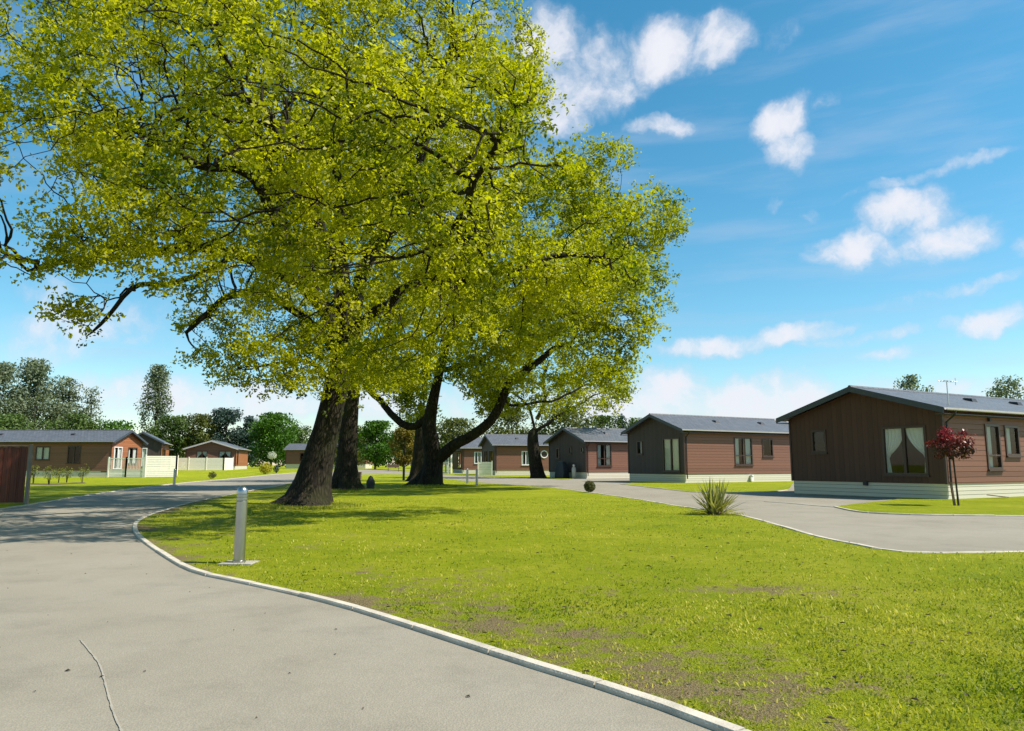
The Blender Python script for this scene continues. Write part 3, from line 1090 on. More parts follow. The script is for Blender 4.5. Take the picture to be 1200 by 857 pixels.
def lodge(label, origin, yaw, Lx, Wy, eave, apex, skirt=.55, side=(), gable=(), end=(), back=(), m_side='clad', m_gable='clad_dark', m_end='clad',
          over=.34, gover=.42, fascia='fascia', vents=(3.0,), drop=True, base_h=None):
    z_g = H(*origin) if base_h is None else base_h
    t = empty('lodge', (origin[0], origin[1], z_g), yaw)
    tag(t, label, 'lodge', 'brown timber holiday lodges')
    fs = {
        'side': lambda u, z, d=0: (u, -d, z),
        'gable': lambda u, z, d=0: (-d, u, z),
        'end': lambda u, z, d=0: (Lx + d, u, z),
        'back': lambda u, z, d=0: (u, Wy + d, z),
    }
    top = eave + .02
    for nm, W_, ops, gb, mt in (('side', Lx, side, None, m_side), ('gable', Wy, gable, apex, m_gable), ('end', Wy, end, apex, m_end), ('back', Lx, back, None, m_side)):
        mb = MB()
        wall_sheet(mb, W_, skirt, eave, [o['r'] for o in ops], fs[nm], gb)
        # reveals
        for o in ops:
            u0, u1, a, b = o['r']
            f = fs[nm]
            for (p, q) in (((u0, a), (u1, a)), ((u1, a), (u1, b)), ((u1, b), (u0, b)), ((u0, b), (u0, a))):
                mb.add([f(*p, 0), f(*q, 0), f(*q, -.14), f(*p, -.14)], [(0, 1, 2, 3)])
        wl = mb.build('wall', M[mt], t)
        for o in ops:
            kw = {k: v for k, v in o.items() if k != 'r'}
            window(t, fs[nm], o['r'], **kw)
    # lining, floor and ceiling: the room behind the glass
    mb = MB()
    a = .16
    mb.add([(a, a, skirt + .03), (Lx - a, a, skirt + .03), (Lx - a, Wy - a, skirt + .03), (a, Wy - a, skirt + .03)], [(0, 1, 2, 3)])
    mb.add([(a, a, eave - .05), (Lx - a, a, eave - .05), (Lx - a, Wy - a, eave - .05), (a, Wy - a, eave - .05)], [(3, 2, 1, 0)])
    mb.add([(a, Wy * .62, skirt + .03), (Lx - a, Wy * .62, skirt + .03), (Lx - a, Wy * .62, eave - .05), (a, Wy * .62, eave - .05)], [(0, 1, 2, 3)])
    mb.add([(3.4, a, skirt + .03), (3.4, Wy - a, skirt + .03), (3.4, Wy - a, eave - .05), (3.4, a, eave - .05)], [(0, 1, 2, 3)])
    mb.build('interior', M['interior'], t)
    # skirting, set back a touch under the cladding
    mb = MB()
    i = .03
    for (p, q) in (((i, i), (Lx - i, i)), ((Lx - i, i), (Lx - i, Wy - i)), ((Lx - i, Wy - i), (i, Wy - i)), ((i, Wy - i), (i, i))):
        mb.add([(*p, -.1), (*q, -.1), (*q, skirt + .01), (*p, skirt + .01)], [(0, 1, 2, 3)])
    # bottom ledge of the cladding
    mb.add([(0, 0, skirt), (Lx, 0, skirt), (Lx, i, skirt), (0, i, skirt)], [(3, 2, 1, 0)])
    mb.add([(0, 0, skirt), (0, Wy, skirt), (i, Wy, skirt), (i, 0, skirt)], [(0, 1, 2, 3)])
    mb.build('skirting', M['skirt'], t)
    # corner boards
    for (x, y) in ((0, 0), (Lx, 0), (0, Wy), (Lx, Wy)):
        mb = MB()
        mb.box((x - .035, y - .035, skirt - .01), (x + .035, y + .035, eave - .02))
        mb.build('corner_board', M['brownframe'], t)
    # roof: two slabs with thickness
    slope = (apex - eave) / (Wy / 2)
    th = .07
    rise = .05
    mb = MB()
    x0, x1 = -gover, Lx + gover
    ylo, yhi = -over, Wy + over
    for sgn in (0, 1):
        yl = ylo if sgn == 0 else yhi
        zl = eave - slope * over + rise
        zr = apex + rise
        ym = Wy / 2
        p = [(x0, yl, zl), (x1, yl, zl), (x1, ym, zr), (x0, ym, zr)]
        q = [(a_, b_, c_ + th) for a_, b_, c_ in p]
        mb.add(p + q, [(3, 2, 1, 0) if sgn == 0 else (0, 1, 2, 3), (4, 5, 6, 7) if sgn == 0 else (7, 6, 5, 4), (0, 1, 5, 4), (1, 2, 6, 5), (2, 3, 7, 6), (3, 0, 4, 7)])
    rf = mb.build('roof', M['roof'], t)
    mb = MB()
    mb.tube([(x0 + .01, Wy / 2, apex + rise + th - .01), (x1 - .01, Wy / 2, apex + rise + th - .01)], .075, 8)
    mb.build('ridge_cap', M['roof'], rf)
    for vx in vents:
        mb = MB()
        yv = Wy * .27
        zv = eave + slope * yv + rise + th
        mb.add([(vx, yv - .2, zv - .14), (vx + .42, yv - .2, zv - .14), (vx + .42, yv + .24, zv + .1), (vx, yv + .24, zv + .1),
                (vx + .06, yv - .1, zv + .10), (vx + .36, yv - .1, zv + .10), (vx + .36, yv + .2, zv + .15), (vx + .06, yv + .2, zv + .15)],
               [(4, 5, 6, 7), (0, 1, 5, 4), (1, 2, 6, 5), (2, 3, 7, 6), (3, 0, 4, 7)])
        mb.build('roof_vent', M['dark'], rf)
    # barge boards on both gables
    for xg in (x0 - .025, x1 + .003):
        mb = MB()
        for sgn in (0, 1):
            yl = ylo if sgn == 0 else yhi
            zl, zr, ym = eave - slope * over + rise, apex + rise, Wy / 2
            if sgn == 1:
                ym += .002
            p = [(xg, yl, zl - .13), (xg, ym, zr - .13), (xg, ym, zr + th + .012), (xg, yl, zl + th + .012)]
            q = [(xg + .022, b_, c_) for _, b_, c_ in p]
            mb.add(p + q, [(0, 1, 2, 3), (7, 6, 5, 4), (0, 1, 5, 4), (1, 2, 6, 5), (2, 3, 7, 6), (3, 0, 4, 7)])
        mb.build('barge_board', M[fascia], t)
    # soffit and gutter on the long sides
    for sgn in (0, 1):
        yl = ylo - .06 if sgn == 0 else yhi + .06
        zl = eave - slope * over + rise + .03
        mb = MB()
        prof = [(-.055, .03), (-.05, -.03), (-.02, -.055), (.02, -.055), (.05, -.03), (.055, .03)]
        nP = len(prof)
        vv = []
        for xx in (x0, x1):
            for (dy, dz) in prof:
                vv.append((xx, yl + dy, zl + dz))
        for xx in (x0, x1):
            for (dy, dz) in prof:
                vv.append((xx, yl + dy * .8, zl + dz * .8 + .01))
        ff = []
        for k in range(nP - 1):
            ff.append((k, k + 1, nP + k + 1, nP + k))
            ff.append((2 * nP + k + 1, 2 * nP + k, 3 * nP + k, 3 * nP + k + 1))
        mb.add(vv, ff)
        mb.build('gutter', M['gutter'], t)
        mb = MB()
        ya, yb = (ylo, -.002) if sgn == 0 else (Wy + .002, yhi)
        mb.box((x0 + .01, ya, eave - slope * over - .1), (x1 - .01, yb, eave - slope * over - .075))
        mb.build('soffit', M['fascia'], t)
    if drop:
        mb = MB()
        zt = eave - slope * over + .02
        mb.tube([(.16, ylo - .06, zt), (.16, ylo - .05, zt - .12), (.16, -.06, zt - .38), (.16, -.06, skirt - .3)], .036, 8)
        mb.build('downpipe', M['dark'], t)
    return t


YAW = math.atan2(.49, .87)
# 1 nearest right
A1 = (15.1, 25.5)
lod1 = lodge('large dark brown lodge nearest on the right, with tied back curtains in its gable', A1, YAW, 12.5, 6.5, 3.15, 4.10, .54,
             side=[dict(r=(2.67, 3.6, 1.05, 2.68), mull=0, curtain='half', rail=1.55), dict(r=(4.0, 4.95, 1.55, 2.66), mull=0, curtain='half'), dict(r=(7.4, 9.2, 1.05, 2.68), curtain='half', rail=1.55)],
             gable=[dict(r=(.62, 2.28, .85, 2.60), curtain='tied', kind='french_window', rail=None), dict(r=(4.75, 5.42, 1.7, 2.6), mull=0)],
             m_gable='clad_dark', vents=(5.0, 8.5))
# aerial on its roof edge
mb = MB()
bx, by, bz = 1.1, .35, 3.30
mb.tube([(bx, by, bz), (bx, by, bz + .95)], .018, 6)
mb.tube([(bx - .35, by + .1, bz + .93), (bx + .45, by - .12, bz + .93)], .012, 6)
for k in range(6):
    x = bx - .3 + k * .14
    l = .16 - .012 * k
    mb.tube([(x, by - l, bz + .93 - .0 * k), (x, by + l, bz + .93)], .007, 5)
mb.tube([(bx + .38, by - .1, bz + .80), (bx + .38, by - .1, bz + 1.06)], .012, 5)
mb.build('aerial', M['metal'], lod1)
mb = MB()
mb.box((2.9, -.09, 2.80), (3.05, -.002, 2.92))
mb.build('wall_lamp', M['dark'], lod1)
mb = MB()
mb.box((-.09, 3.0, .42), (-.002, 3.16, .58))
mb.build('vent_box', M['dark'], lod1)

A2 = (11.46, 48.6)
lod2 = lodge('brown lodge behind the spiky plant, grey gable with white curtained doors', A2, YAW, 12.5, 5.9, 3.55, 4.62, .58,
             side=[dict(r=(4.65, 6.37, 1.2, 3.1), curtain='half', rail=1.85), dict(r=(7.42, 8.47, 1.8, 3.05), mull=0)],
             gable=[dict(r=(.45, 2.09, .78, 3.0), curtain='full', kind='french_door'), dict(r=(4.27, 4.89, 1.95, 2.9), mull=0, curtain='half')],
             m_gable='clad_grey', vents=(4.4, 9.0))
mb = MB()
mb.box((6.0, -.16, .1), (6.25, -.002, .42))
mb.box((6.04, -.2, .42), (6.21, -.002, .5))
mb.build('meter_box', M['white'], lod2)
A3 = (6.45, 63.75)
lod3 = lodge('brown lodge left of the paler gabled one, barbecue against its dark grey gable', A3, YAW, 12.0, 6.0, 3.3, 4.45, .55,
             side=[dict(r=(1.2, 2.75, 1.1, 3.0), curtain='half', rail=1.75), dict(r=(5.5, 7.0, 1.1, 3.0), curtain='half')],
             gable=[dict(r=(.35, .75, 2.3, 2.75), mull=0, curtain='full'), dict(r=(2.2, 2.6, 2.2, 2.8), mull=0, curtain='full'), dict(r=(4.2, 4.75, 1.8, 2.75), mull=0, curtain='half')],
             m_gable='clad_grey', vents=(3.2,))
lod3['label'] = 'brown lodge with a covered barbecue standing against its dark grey gable'
YAW4 = math.atan2(.3, .95)
A4 = (-2.0, 85.0)
lod4 = lodge('distant brown lodge with a round window, partly behind the thin oak trunk', A4, YAW4, 12.0, 5.6, 3.55, 4.7, .55,
             side=[dict(r=(3.3, 4.3, 1.2, 2.8), mull=1, frame='white', curtain='half')],
             gable=[dict(r=(.7, 2.3, .75, 2.9), kind='french_door'), dict(r=(3.2, 4.6, 1.3, 2.9), curtain='half')], m_gable='clad_grey', vents=(3.0,))
mb = MB()
cx, cz = 6.1, 2.45
ring = [(cx + .42 * math.cos(a), -.03, cz + .42 * math.sin(a)) for a in np.linspace(0, 2 * PI, 25)]
mb.tube(ring, .06, 6, False)
rw = mb.build('round_window', M['white'], lod4, True)
mb = MB()
mb.add([(cx, -.012, cz)] + [(cx + .4 * math.cos(a), -.012, cz + .4 * math.sin(a)) for a in np.linspace(0, 2 * PI, 25)], [(0, i + 1, i + 2) for i in range(24)])
mb.build('pane', M['brownframe'], rw)
A5 = (-6.9, 102.0)
lod5 = lodge('distant dark brown lodge with pale porch posts seen under the spreading limb', A5, YAW4, 12.0, 6.0, 3.6, 5.0, .55,
             side=[dict(r=(1.7, 2.7, 1.4, 3.0), frame='white', curtain='half')], gable=[dict(r=(1.0, 3.0, .8, 3.0), kind='french_door')], vents=())
for yy in (.4, 2.2, 4.0):
    mb = MB()
    mb.box((-1.6, yy - .1, 0), (-1.4, yy + .1, 3.2))
    mb.build('porch_post', M['cream'], lod5)
mb = MB()
mb.box((-1.75, .1, 3.2), (-.05, 5.8, 3.32))
mb.build('porch_roof', M['roof'], lod5)

# left hand lodges
A6 = (-56.0, 73.0)
lod6 = lodge('long brown lodge at far left with its orange lit gable on the cream deck', A6, 0.0, 15.95, 6.0, 3.55, 4.65, .62,
             side=[dict(r=(8.4, 9.8, 1.7, 3.0), curtain='full', cm='curtain'), dict(r=(11.6, 12.9, 1.35, 3.1)), dict(r=(2.0, 3.6, 1.35, 3.0), curtain='half')],
             end=[dict(r=(.5, 2.0, .8, 3.0), frame='white', kind='french_door', curtain='half'), dict(r=(3.2, 5.0, 1.3, 3.0), curtain='half')],
             m_end='clad_sunlit', vents=(3.4, 10.8), drop=False, base_h=H(-46, 73))
A7 = (-44.2, 92.0)
lod7 = lodge('dark gabled lodge just behind the cream deck, white door in its gable', A7, R(110), 10.0, 4.4, 3.75, 4.9, .62,
             side=[dict(r=(4.0, 5.2, 1.4, 2.9))], gable=[dict(r=(1.6, 2.7, .8, 3.0), frame='white', kind='french_door', curtain='full'), dict(r=(3.1, 4.0, 1.4, 3.0), curtain='half')],
             m_side='clad_sunlit', m_gable='clad_grey', vents=(), drop=False)
mb = MB()
mb.box((1.0, -1.1, 2.85), (4.2, -.02, 2.95))
mb.build('porch_roof', M['roof'], lod7)
A8 = (-39.65, 105.0)
lod8 = lodge('small brown lodge behind a cream panel fence, left of the round bright green tree', A8, R(101.5), 11.0, 6.7, 3.0, 4.05, .55,
             side=[dict(r=(1.0, 1.9, .8, 2.7), mull=0)],
             gable=[dict(r=(.7, 2.3, 1.3, 2.65), curtain='tied'), dict(r=(3.9, 5.3, 1.3, 2.65), curtain='tied')], m_side='clad_sunlit', m_gable='clad', vents=(), drop=False, fascia='gutter')
A9 = (-39.6, 128.0)
lod9 = lodge('far dark brown lodge mostly hidden behind the two big oak trunks', A9, 0.0, 14.0, 6.0, 3.3, 4.3, .8,
             side=[dict(r=(2.5, 4.0, 1.4, 2.7)), dict(r=(8.5, 10.0, 1.4, 2.7), curtain='half')], vents=(), drop=False)


# ------------------------------------------------------------------ fences and decks
def panel_fence(label, pts, height, style, group=None, base=0.0, name='deck_fence', gap=1.9, mat='cream', skirt_h=0.0):
    """pts: list of ground points; a run of posts with panels between"""
    x0, y0 = pts[0]
    zb = H(x0, y0)
    t = empty(name, (x0, y0, zb))
    tag(t, label, 'fence', group)
    for (a, b) in zip(pts[:-1], pts[1:]):
        a, b = Vector(a), Vector(b)
        Ln = (b - a).length
        n = max(1, round(Ln / gap))
        for i in range(n + 1):
            p = a.lerp(b, i / n)
            mb = MB()
            mb.box((p.x - x0 - .06, p.y - y0 - .06, -.05), (p.x - x0 + .06, p.y - y0 + .06, height + .08))
            mb.box((p.x - x0 - .075, p.y - y0 - .075, height + .08), (p.x - x0 + .075, p.y - y0 + .075, height + .11))
            mb.build('post', M[mat], t)
        for i in range(n):
            p, q = a.lerp(b, i / n), a.lerp(b, (i + 1) / n)
            p, q = (p.x - x0, p.y - y0), (q.x - x0, q.y - y0)
            mb = MB()
            if style == 'solid':
                k = 0
                z = .04
                while z < height - .02:
                    hh = min(.17, height - z)
                    mb.bar((*p, z + hh / 2 - .006), (*q, z + hh / 2 - .006), .03 + .004 * (k % 2), hh - .02)
                    z += hh
                    k += 1
            elif style == 'picket':
                mb.bar((*p, skirt_h + .12), (*q, skirt_h + .12), .05, .07)
                mb.bar((*p, height - .03), (*q, height - .03), .07, .07)
                m_ = 12
                for k in range(1, m_):
                    u = k / m_
                    xx, yy = p[0] + (q[0] - p[0]) * u, p[1] + (q[1] - p[1]) * u
                    mb.box((xx - .022, yy - .022, skirt_h + .15), (xx + .022, yy + .022, height - .06))
                z = .04
                while z < skirt_h - .02:
                    mb.bar((*p, z + .08), (*q, z + .08), .03, .15)
                    z += .17
            elif style == 'rails':
                for z in (height * .3, height * .62, height * .94):
                    mb.bar((*p, z), (*q, z), .04, .12)
            mb.build('panel', M[mat], t)
    return t


dk = panel_fence('cream open balustrade in front of the orange lit gable', [(-38.9, 70.6), (-37.2, 70.6), (-35.5, 70.6)], 1.85, 'picket', 'cream deck fences', gap=1.7, skirt_h=.66)
panel_fence('tall solid cream deck fence to the right of the balustrade', [(-35.35, 70.6), (-32.9, 71.8), (-38.4, 84.0)], 2.1, 'solid', 'cream deck fences', gap=3.2)
# the boards of that deck
mb = MB()
mb.add([(-.9, 0, .62), (3.3, 0, .62), (5.7, 1.1, .62), (.3, 13.0, .62), (-.9, 13.0, .62), (-.9, 0, .5), (3.3, 0, .5), (5.7, 1.1, .5), (.3, 13.0, .5), (-.9, 13.0, .5)],
       [(0, 1, 2, 3, 4), (9, 8, 7, 6, 5), (0, 5, 6, 1), (1, 6, 7, 2), (2, 7, 8, 3), (3, 8, 9, 4), (4, 9, 5, 0)])
mb.build('deck_floor', M['timber'], dk).location = (.1, .15, 0)
p1, p2, p3 = Vector((-46.9, 100.6)), Vector((-40.0, 101.6)), Vector((-39.9, 104.6))
panel_fence('cream panel fence round the small lodge with the orange lit end wall', [tuple(p1), tuple(p2), tuple(p3)], 1.75, 'solid', 'cream deck fences', gap=2.2)
panel_fence('low pale three rail fence between the two left decks', [(-50.5, 112.0), (-42, 114.0)], 1.0, 'rails', name='rail_fence', gap=2.4)
panel_fence('pale porch fence below the distant gable with french doors', [(-3.9, 84.2), (-2.3, 84.0)], 1.55, 'solid', 'cream deck fences', gap=1.6)
panel_fence('pale picket fence beside the porch posts under the spreading limb', [(-11.5, 101.5), (-8.8, 101.0)], 1.5, 'picket', 'cream deck fences', gap=2.7)

# dark red brown board fence at the left edge
fx0, fy0 = G(29.5, 591.2)
ft = empty('board_fence', (fx0, fy0, LZ), R(6))
tag(ft, 'tall dark red brown board fence at the left edge of the road', 'fence')
for k in range(3):
    mb = MB()
    xo = -1.86 * k
    for i in range(15):
        xa = xo - .06 - i * .12
        w = .116
        dz = .015 * math.sin(i * 2.1 + k)
        dd = .012 * (i % 2)
        mb.box((xa - w, -.02 + dd, .03), (xa, .003 + dd, 1.73 + dz))
    mb.build('board_panel', M['fence'], ft)
    mb = MB()
    mb.box((xo - 1.84, -.045, 1.755), (xo - .02, .055, 1.79))
    mb.build('cap_rail', M['fencecap'], ft)
for k in range(4):
    mb = MB()
    mb.box((-1.86 * k - .02, -.03, -.05), (-1.86 * k + .06, .07, 1.81))
    mb.build('post', M['fencecap'], ft)


# ------------------------------------------------------------------ bollards
def bollard(loc, h=.92, r=.066):
    t = empty('bollard_light', loc)
    mb = MB()
    mb.box((-.20, -.15, -.04), (.20, .15, .010))
    mb.build('base_pad', M['concrete'], t, bevel=.006)
    mb = MB()
    mb.lathe([(r + .012, .012), (r + .012, .03), (r, .034), (r, h * .80)], 32)
    mb.build('post', M['steel'], t, True)
    mb = MB()
    z0 = h * .80
    prof = [(r * .985, z0)]
    for k in range(3):
        z = z0 + .012 + k * h * .036
        prof += [(r * .80, z), (r * .80, z + h * .012), (r * 1.02, z + h * .014), (r * 1.02, z + h * .034)]
    zt = prof[-1][1]
    prof += [(r * 1.0, zt + .012), (r * 1.0, h - r)]
    for k in range(1, 8):
        a = k / 8 * PI / 2
        prof.append((r * math.cos(a), h - r + r * math.sin(a)))
    prof.append((.004, h))
    mb.lathe(prof, 32)
    hd = mb.build('lamp_head', M['steel'], t, True)
    mb = MB()
    mb.lathe([(r * .82, z0 + .006), (r * .82, z0 + h * .118)], 24)
    mb.build('lens', M['lens'], hd)
    return t


b0 = bollard((*G(280, 662), LZ))
tag(b0, 'nearest steel bollard light, on a concrete pad by the kerb', 'bollard', 'bollard lights along the roads')
for (px, py, lb) in [(204, 569, 'small bollard light across the road, in front of the left cream deck'),
                     (547.5, 567.3, 'left of the pair of pale bollard lights beside the big leaning limb'),
                     (558.7, 569, 'right of the pair of pale bollard lights beside the big leaning limb')]:
    c = copy_thing(b0)
    g = G(px, py)
    c.location = (*g, LZ + H(*g))
    c.scale = (1.12, 1.12, 1.04)
    c['label'] = lb


def post_thing(name, label, cat, g, h, w, mat, cap):
    t = empty(name, (*g, LZ + H(*g)))
    tag(t, label, cat)
    mb = MB()
    mb.box((-w / 2, -w / 2, -.05), (w / 2, w / 2, h - .1))
    mb.build('post', M[mat], t, bevel=.008)
    mb = MB()
    mb.box((-w * .56, -w * .56, h - .1), (w * .56, w * .56, h))
    mb.build('cap', M[cap], t, bevel=.012)
    return t


post_thing('marker_post', 'slim brown post with a pale cap at the left corner of the nearest lodge', 'post', (12.25, 31.3), 1.12, .17, 'postbrown', 'gutter')
post_thing('marker_post', 'slim dark post on the shaded lawn between the oak trunks', 'post', G(473, 563.5), 1.15, .16, 'dark', 'dark')
post_thing('hookup_box', 'small brown service box close behind the second oak trunk', 'service box', G(420, 562.5), .62, .42, 'postbrown', 'timber')

# dark round topped stone on the lawn
g = G(434, 573)
mb = MB()
prof = []
for k in range(11):
    a = k / 10
    prof.append((.22 * math.sqrt(max(0, 1 - (a ** 2.2))) * (1 - .05 * math.sin(a * 9)) + .003, .66 * a))
mb.lathe(prof, 20)
st = mb.build('stone', M['stone'], None, True)
for v in st.data.vertices:
    n_ = noise.noise(v.co * 5) * .025
    v.co.x += n_
    v.co.y += n_ * .6
st.location = (*g, LZ - .02)
tag(st, 'squat dark round topped stone on the lawn beside the second oak trunk', 'stone')


# ------------------------------------------------------------------ leaves
def leaves_mesh(name, C, Nrm, size, tone, mat, parent, seed=0, aspect=.6, fold=.18):
    """C centres, Nrm normals (unit), size per leaf: each leaf is one bent rhombus"""
    rg = np.random.default_rng(seed)
    n = len(C)
    rv = rg.normal(size=(n, 3))
    T = np.cross(Nrm, rv)
    T /= np.linalg.norm(T, axis=1)[:, None] + 1e-9
    B = np.cross(Nrm, T)
    s = size[:, None]
    V = np.empty((n, 4, 3), np.float32)
    V[:, 0] = C - T * s * .5
    V[:, 1] = C + B * s * aspect * .5 + Nrm * s * fold + T * s * .08
    V[:, 2] = C + T * s * .5
    V[:, 3] = C - B * s * aspect * .5 + Nrm * s * fold + T * s * .08
    F = np.arange(n * 4, dtype=np.int32).reshape(n, 4)
    return fast_mesh(name, V.reshape(-1, 3), F, mat, parent, tone)


def unit(a):
    return a / (np.linalg.norm(a, axis=1)[:, None] + 1e-9)


# ------------------------------------------------------------------ oaks by space colonisation
def colonise(nodes, parents, attr, D, infl, kill, iters, seed, jit=.25, tropism=(0, 0, .0)):
    rg = np.random.default_rng(seed)
    nodes = [np.array(p, np.float64) for p in nodes]
    parents = list(parents)
    kids = [0] * len(nodes)
    A = np.asarray(attr, np.float64)
    NP = np.array(nodes)
    dmin = np.full(len(A), 1e9)
    near = np.zeros(len(A), int)
    for i in range(0, len(NP), 64):
        dd = np.linalg.norm(A[:, None] - NP[None, i:i + 64], axis=2)
        k = dd.argmin(1)
        v = dd[np.arange(len(A)), k]
        m = v < dmin
        dmin[m] = v[m]
        near[m] = k[m] + i
    trop = np.array(tropism)
    for it in range(iters):
        alive = dmin > kill
        A, dmin, near = A[alive], dmin[alive], near[alive]
        if len(A) == 0:
            break
        act = dmin < infl
        if not act.any():
            break
        idx, inv = np.unique(near[act], return_inverse=True)
        dirs = A[act] - np.array([nodes[i] for i in near[act]])
        dirs /= np.linalg.norm(dirs, axis=1)[:, None] + 1e-9
        acc = np.zeros((len(idx), 3))
        np.add.at(acc, inv, dirs)
        acc /= np.linalg.norm(acc, axis=1)[:, None] + 1e-6
        acc += rg.normal(size=acc.shape) * jit + trop
        acc /= np.linalg.norm(acc, axis=1)[:, None] + 1e-6
        new = []
        for j, i in enumerate(idx):
            if kids[i] >= 3:
                continue
            p = nodes[i] + acc[j] * D
            new.append(p)
            nodes.append(p)
            parents.append(int(i))
            kids.append(0)
            kids[i] += 1
        if not new:
            break
        new = np.array(new)
        o = len(nodes) - len(new)
        for c in range(0, len(new), 200):
            ch = new[c:c + 200]
            dd = ((A[:, None, :] - ch[None]) ** 2).sum(2)
            k = dd.argmin(1)
            v = np.sqrt(dd[np.arange(len(A)), k])
            m = v < dmin
            dmin[m] = v[m]
            near[m] = k[m] + o + c
    return np.array(nodes), np.array(parents)


def skeleton(limbs, D, lscale=.66):
    """limbs: list of (attach (limb, fraction) or None, [points], radii) -> nodes, parents, fixed radius"""
    nodes, parents, rad = [], [], []
    limb_nodes = []
    for att, pts, rs in limbs:
        pts = [np.array(p, float) for p in pts]
        if att is None:
            last = -1
            ids = []
            start = 0
        else:
            ids_ = limb_nodes[att[0]]
            last = ids_[min(len(ids_) - 1, int(att[1] * (len(ids_) - 1)))]
            pts = [nodes[last]] + pts
            rs = [rs[0] * lscale] + [r_ * lscale for r_ in rs]
            ids = []
            start = 1
        # Catmull-Rom
        samples = []
        for i in range(len(pts) - 1):
            p0, p1, p2, p3 = pts[max(i - 1, 0)], pts[i], pts[i + 1], pts[min(i + 2, len(pts) - 1)]
            n = max(2, int(np.linalg.norm(p2 - p1) / D))
            for k in range(n):
                t = k / n
                q = .5 * (2 * p1 + (p2 - p0) * t + (2 * p0 - 5 * p1 + 4 * p2 - p3) * t * t + (3 * p1 - p0 - 3 * p2 + p3) * t ** 3)
                samples.append((q, rs[i] + (rs[i + 1] - rs[i]) * t))
        samples.append((pts[-1], rs[-1]))
        for j, (q, r) in enumerate(samples[start:]):
            if att is not None:
                q = q + (np.array(noise.noise_vector(Vector(q * .42))) * .34 + np.array(noise.noise_vector(Vector(q * 1.3))) * .15) * min(1, j / 4)
            nodes.append(q)
            parents.append(last)
            rad.append(r)
            last = len(nodes) - 1
            ids.append(last)
        limb_nodes.append(ids)
    return nodes, parents, rad


def tubes(nodes, parents, rad, flute=0.0, seed=0, origin=np.zeros(3)):
    """chains of rings -> V, F (quads)"""
    n = len(nodes)
    kids = [[] for _ in range(n)]
    for i, p in enumerate(parents):
        if p >= 0:
            kids[p].append(i)
    V, F = [], []
    nv = 0
    starts = [(i, None) for i, p in enumerate(parents) if p < 0]
    while starts:
        i, par = starts.pop()
        chain = [] if par is None else [par]
        j = i
        while True:
            chain.append(j)
            if not kids[j]:
                break
            ks = sorted(kids[j], key=lambda k: -rad[k])
            for k in ks[1:]:
                starts.append((k, j))
            j = ks[0]
        pts = nodes[chain]
        rs = rad[chain].copy()
        if par is not None:
            rs[0] = min(rs[0], rs[1] * 1.15)
        rmax = rs.max()
        sides = 28 if rmax > .3 else 10 if rmax > .12 else 6 if rmax > .04 else 4 if rmax > .016 else 3
        rs[-1] = min(rs[-1] * .4, .008)
        if len(rs) > 4:
            rs[-2] = min(rs[-2] * .75, .03)
            rs[-3] = min(rs[-3] * .9, .05)
        m = len(chain)
        tan = np.gradient(pts, axis=0) if m > 2 else np.repeat((pts[-1] - pts[0])[None], m, 0)
        tan = unit(tan)
        ref = np.array([1., .02, .01])
        ang = np.arange(sides) * 2 * PI / sides
        ca, sa = np.cos(ang)[:, None], np.sin(ang)[:, None]
        for q in range(m):
            s = ref - tan[q] * ref.dot(tan[q])
            ln = np.linalg.norm(s)
            if ln < 1e-3:
                s = np.array([0, 1., 0]) - tan[q] * tan[q][1]
                ln = np.linalg.norm(s)
            s /= ln
            ref = s
            t = np.cross(tan[q], s)
            rr_ = np.full(sides, rs[q])
            if flute and rs[q] > .18:
                hh = pts[q][2] - origin[2]
                am = flute * (1 + 3.4 * math.exp(-max(hh, 0) / .45))
                rr_ = rs[q] * np.array([1 + am * noise.noise(Vector((math.cos(a) * 1.5, math.sin(a) * 1.5, hh * .22 + seed))) +
                                        am * .55 * noise.noise(Vector((math.cos(a) * 4, math.sin(a) * 4, hh * .6 + seed))) for a in ang])
            V.append(pts[q] + (s * ca + t * sa) * rr_[:, None])
        base = nv + np.arange(m - 1)[:, None] * sides
        k = np.arange(sides)[None]
        a = base + k
        b = base + (k + 1) % sides
        F.append(np.stack([a, b, b + sides, a + sides], 2).reshape(-1, 4))
        nv += m * sides
    return np.concatenate(V), np.concatenate(F)


def ellipsoids(specs, n, seed, clump=.0, shell=.55, cs=.33):
    """attractor points inside a union of ellipsoids (centre, radii, share)"""
    rg = np.random.default_rng(seed)
    out = []
    tot = sum(s[2] for s in specs)
    for c, r, w in specs:
        m = int(n * w / tot)
        d = unit(rg.normal(size=(m * 3, 3)))
        rad = rg.random(m * 3) ** (1 / 3.0)
        rad = shell * (rad ** .45) + (1 - shell) * rad
        p = np.array(c) + d * rad[:, None] * np.array(r)
        if clump:
            nz = np.array([noise.noise(Vector(q * cs)) + .5 * noise.noise(Vector(q * cs * 2.3)) for q in p])
            p = p[nz > np.quantile(nz, .667 * clump)]
        out.append(p[:m])
    return np.concatenate(out)


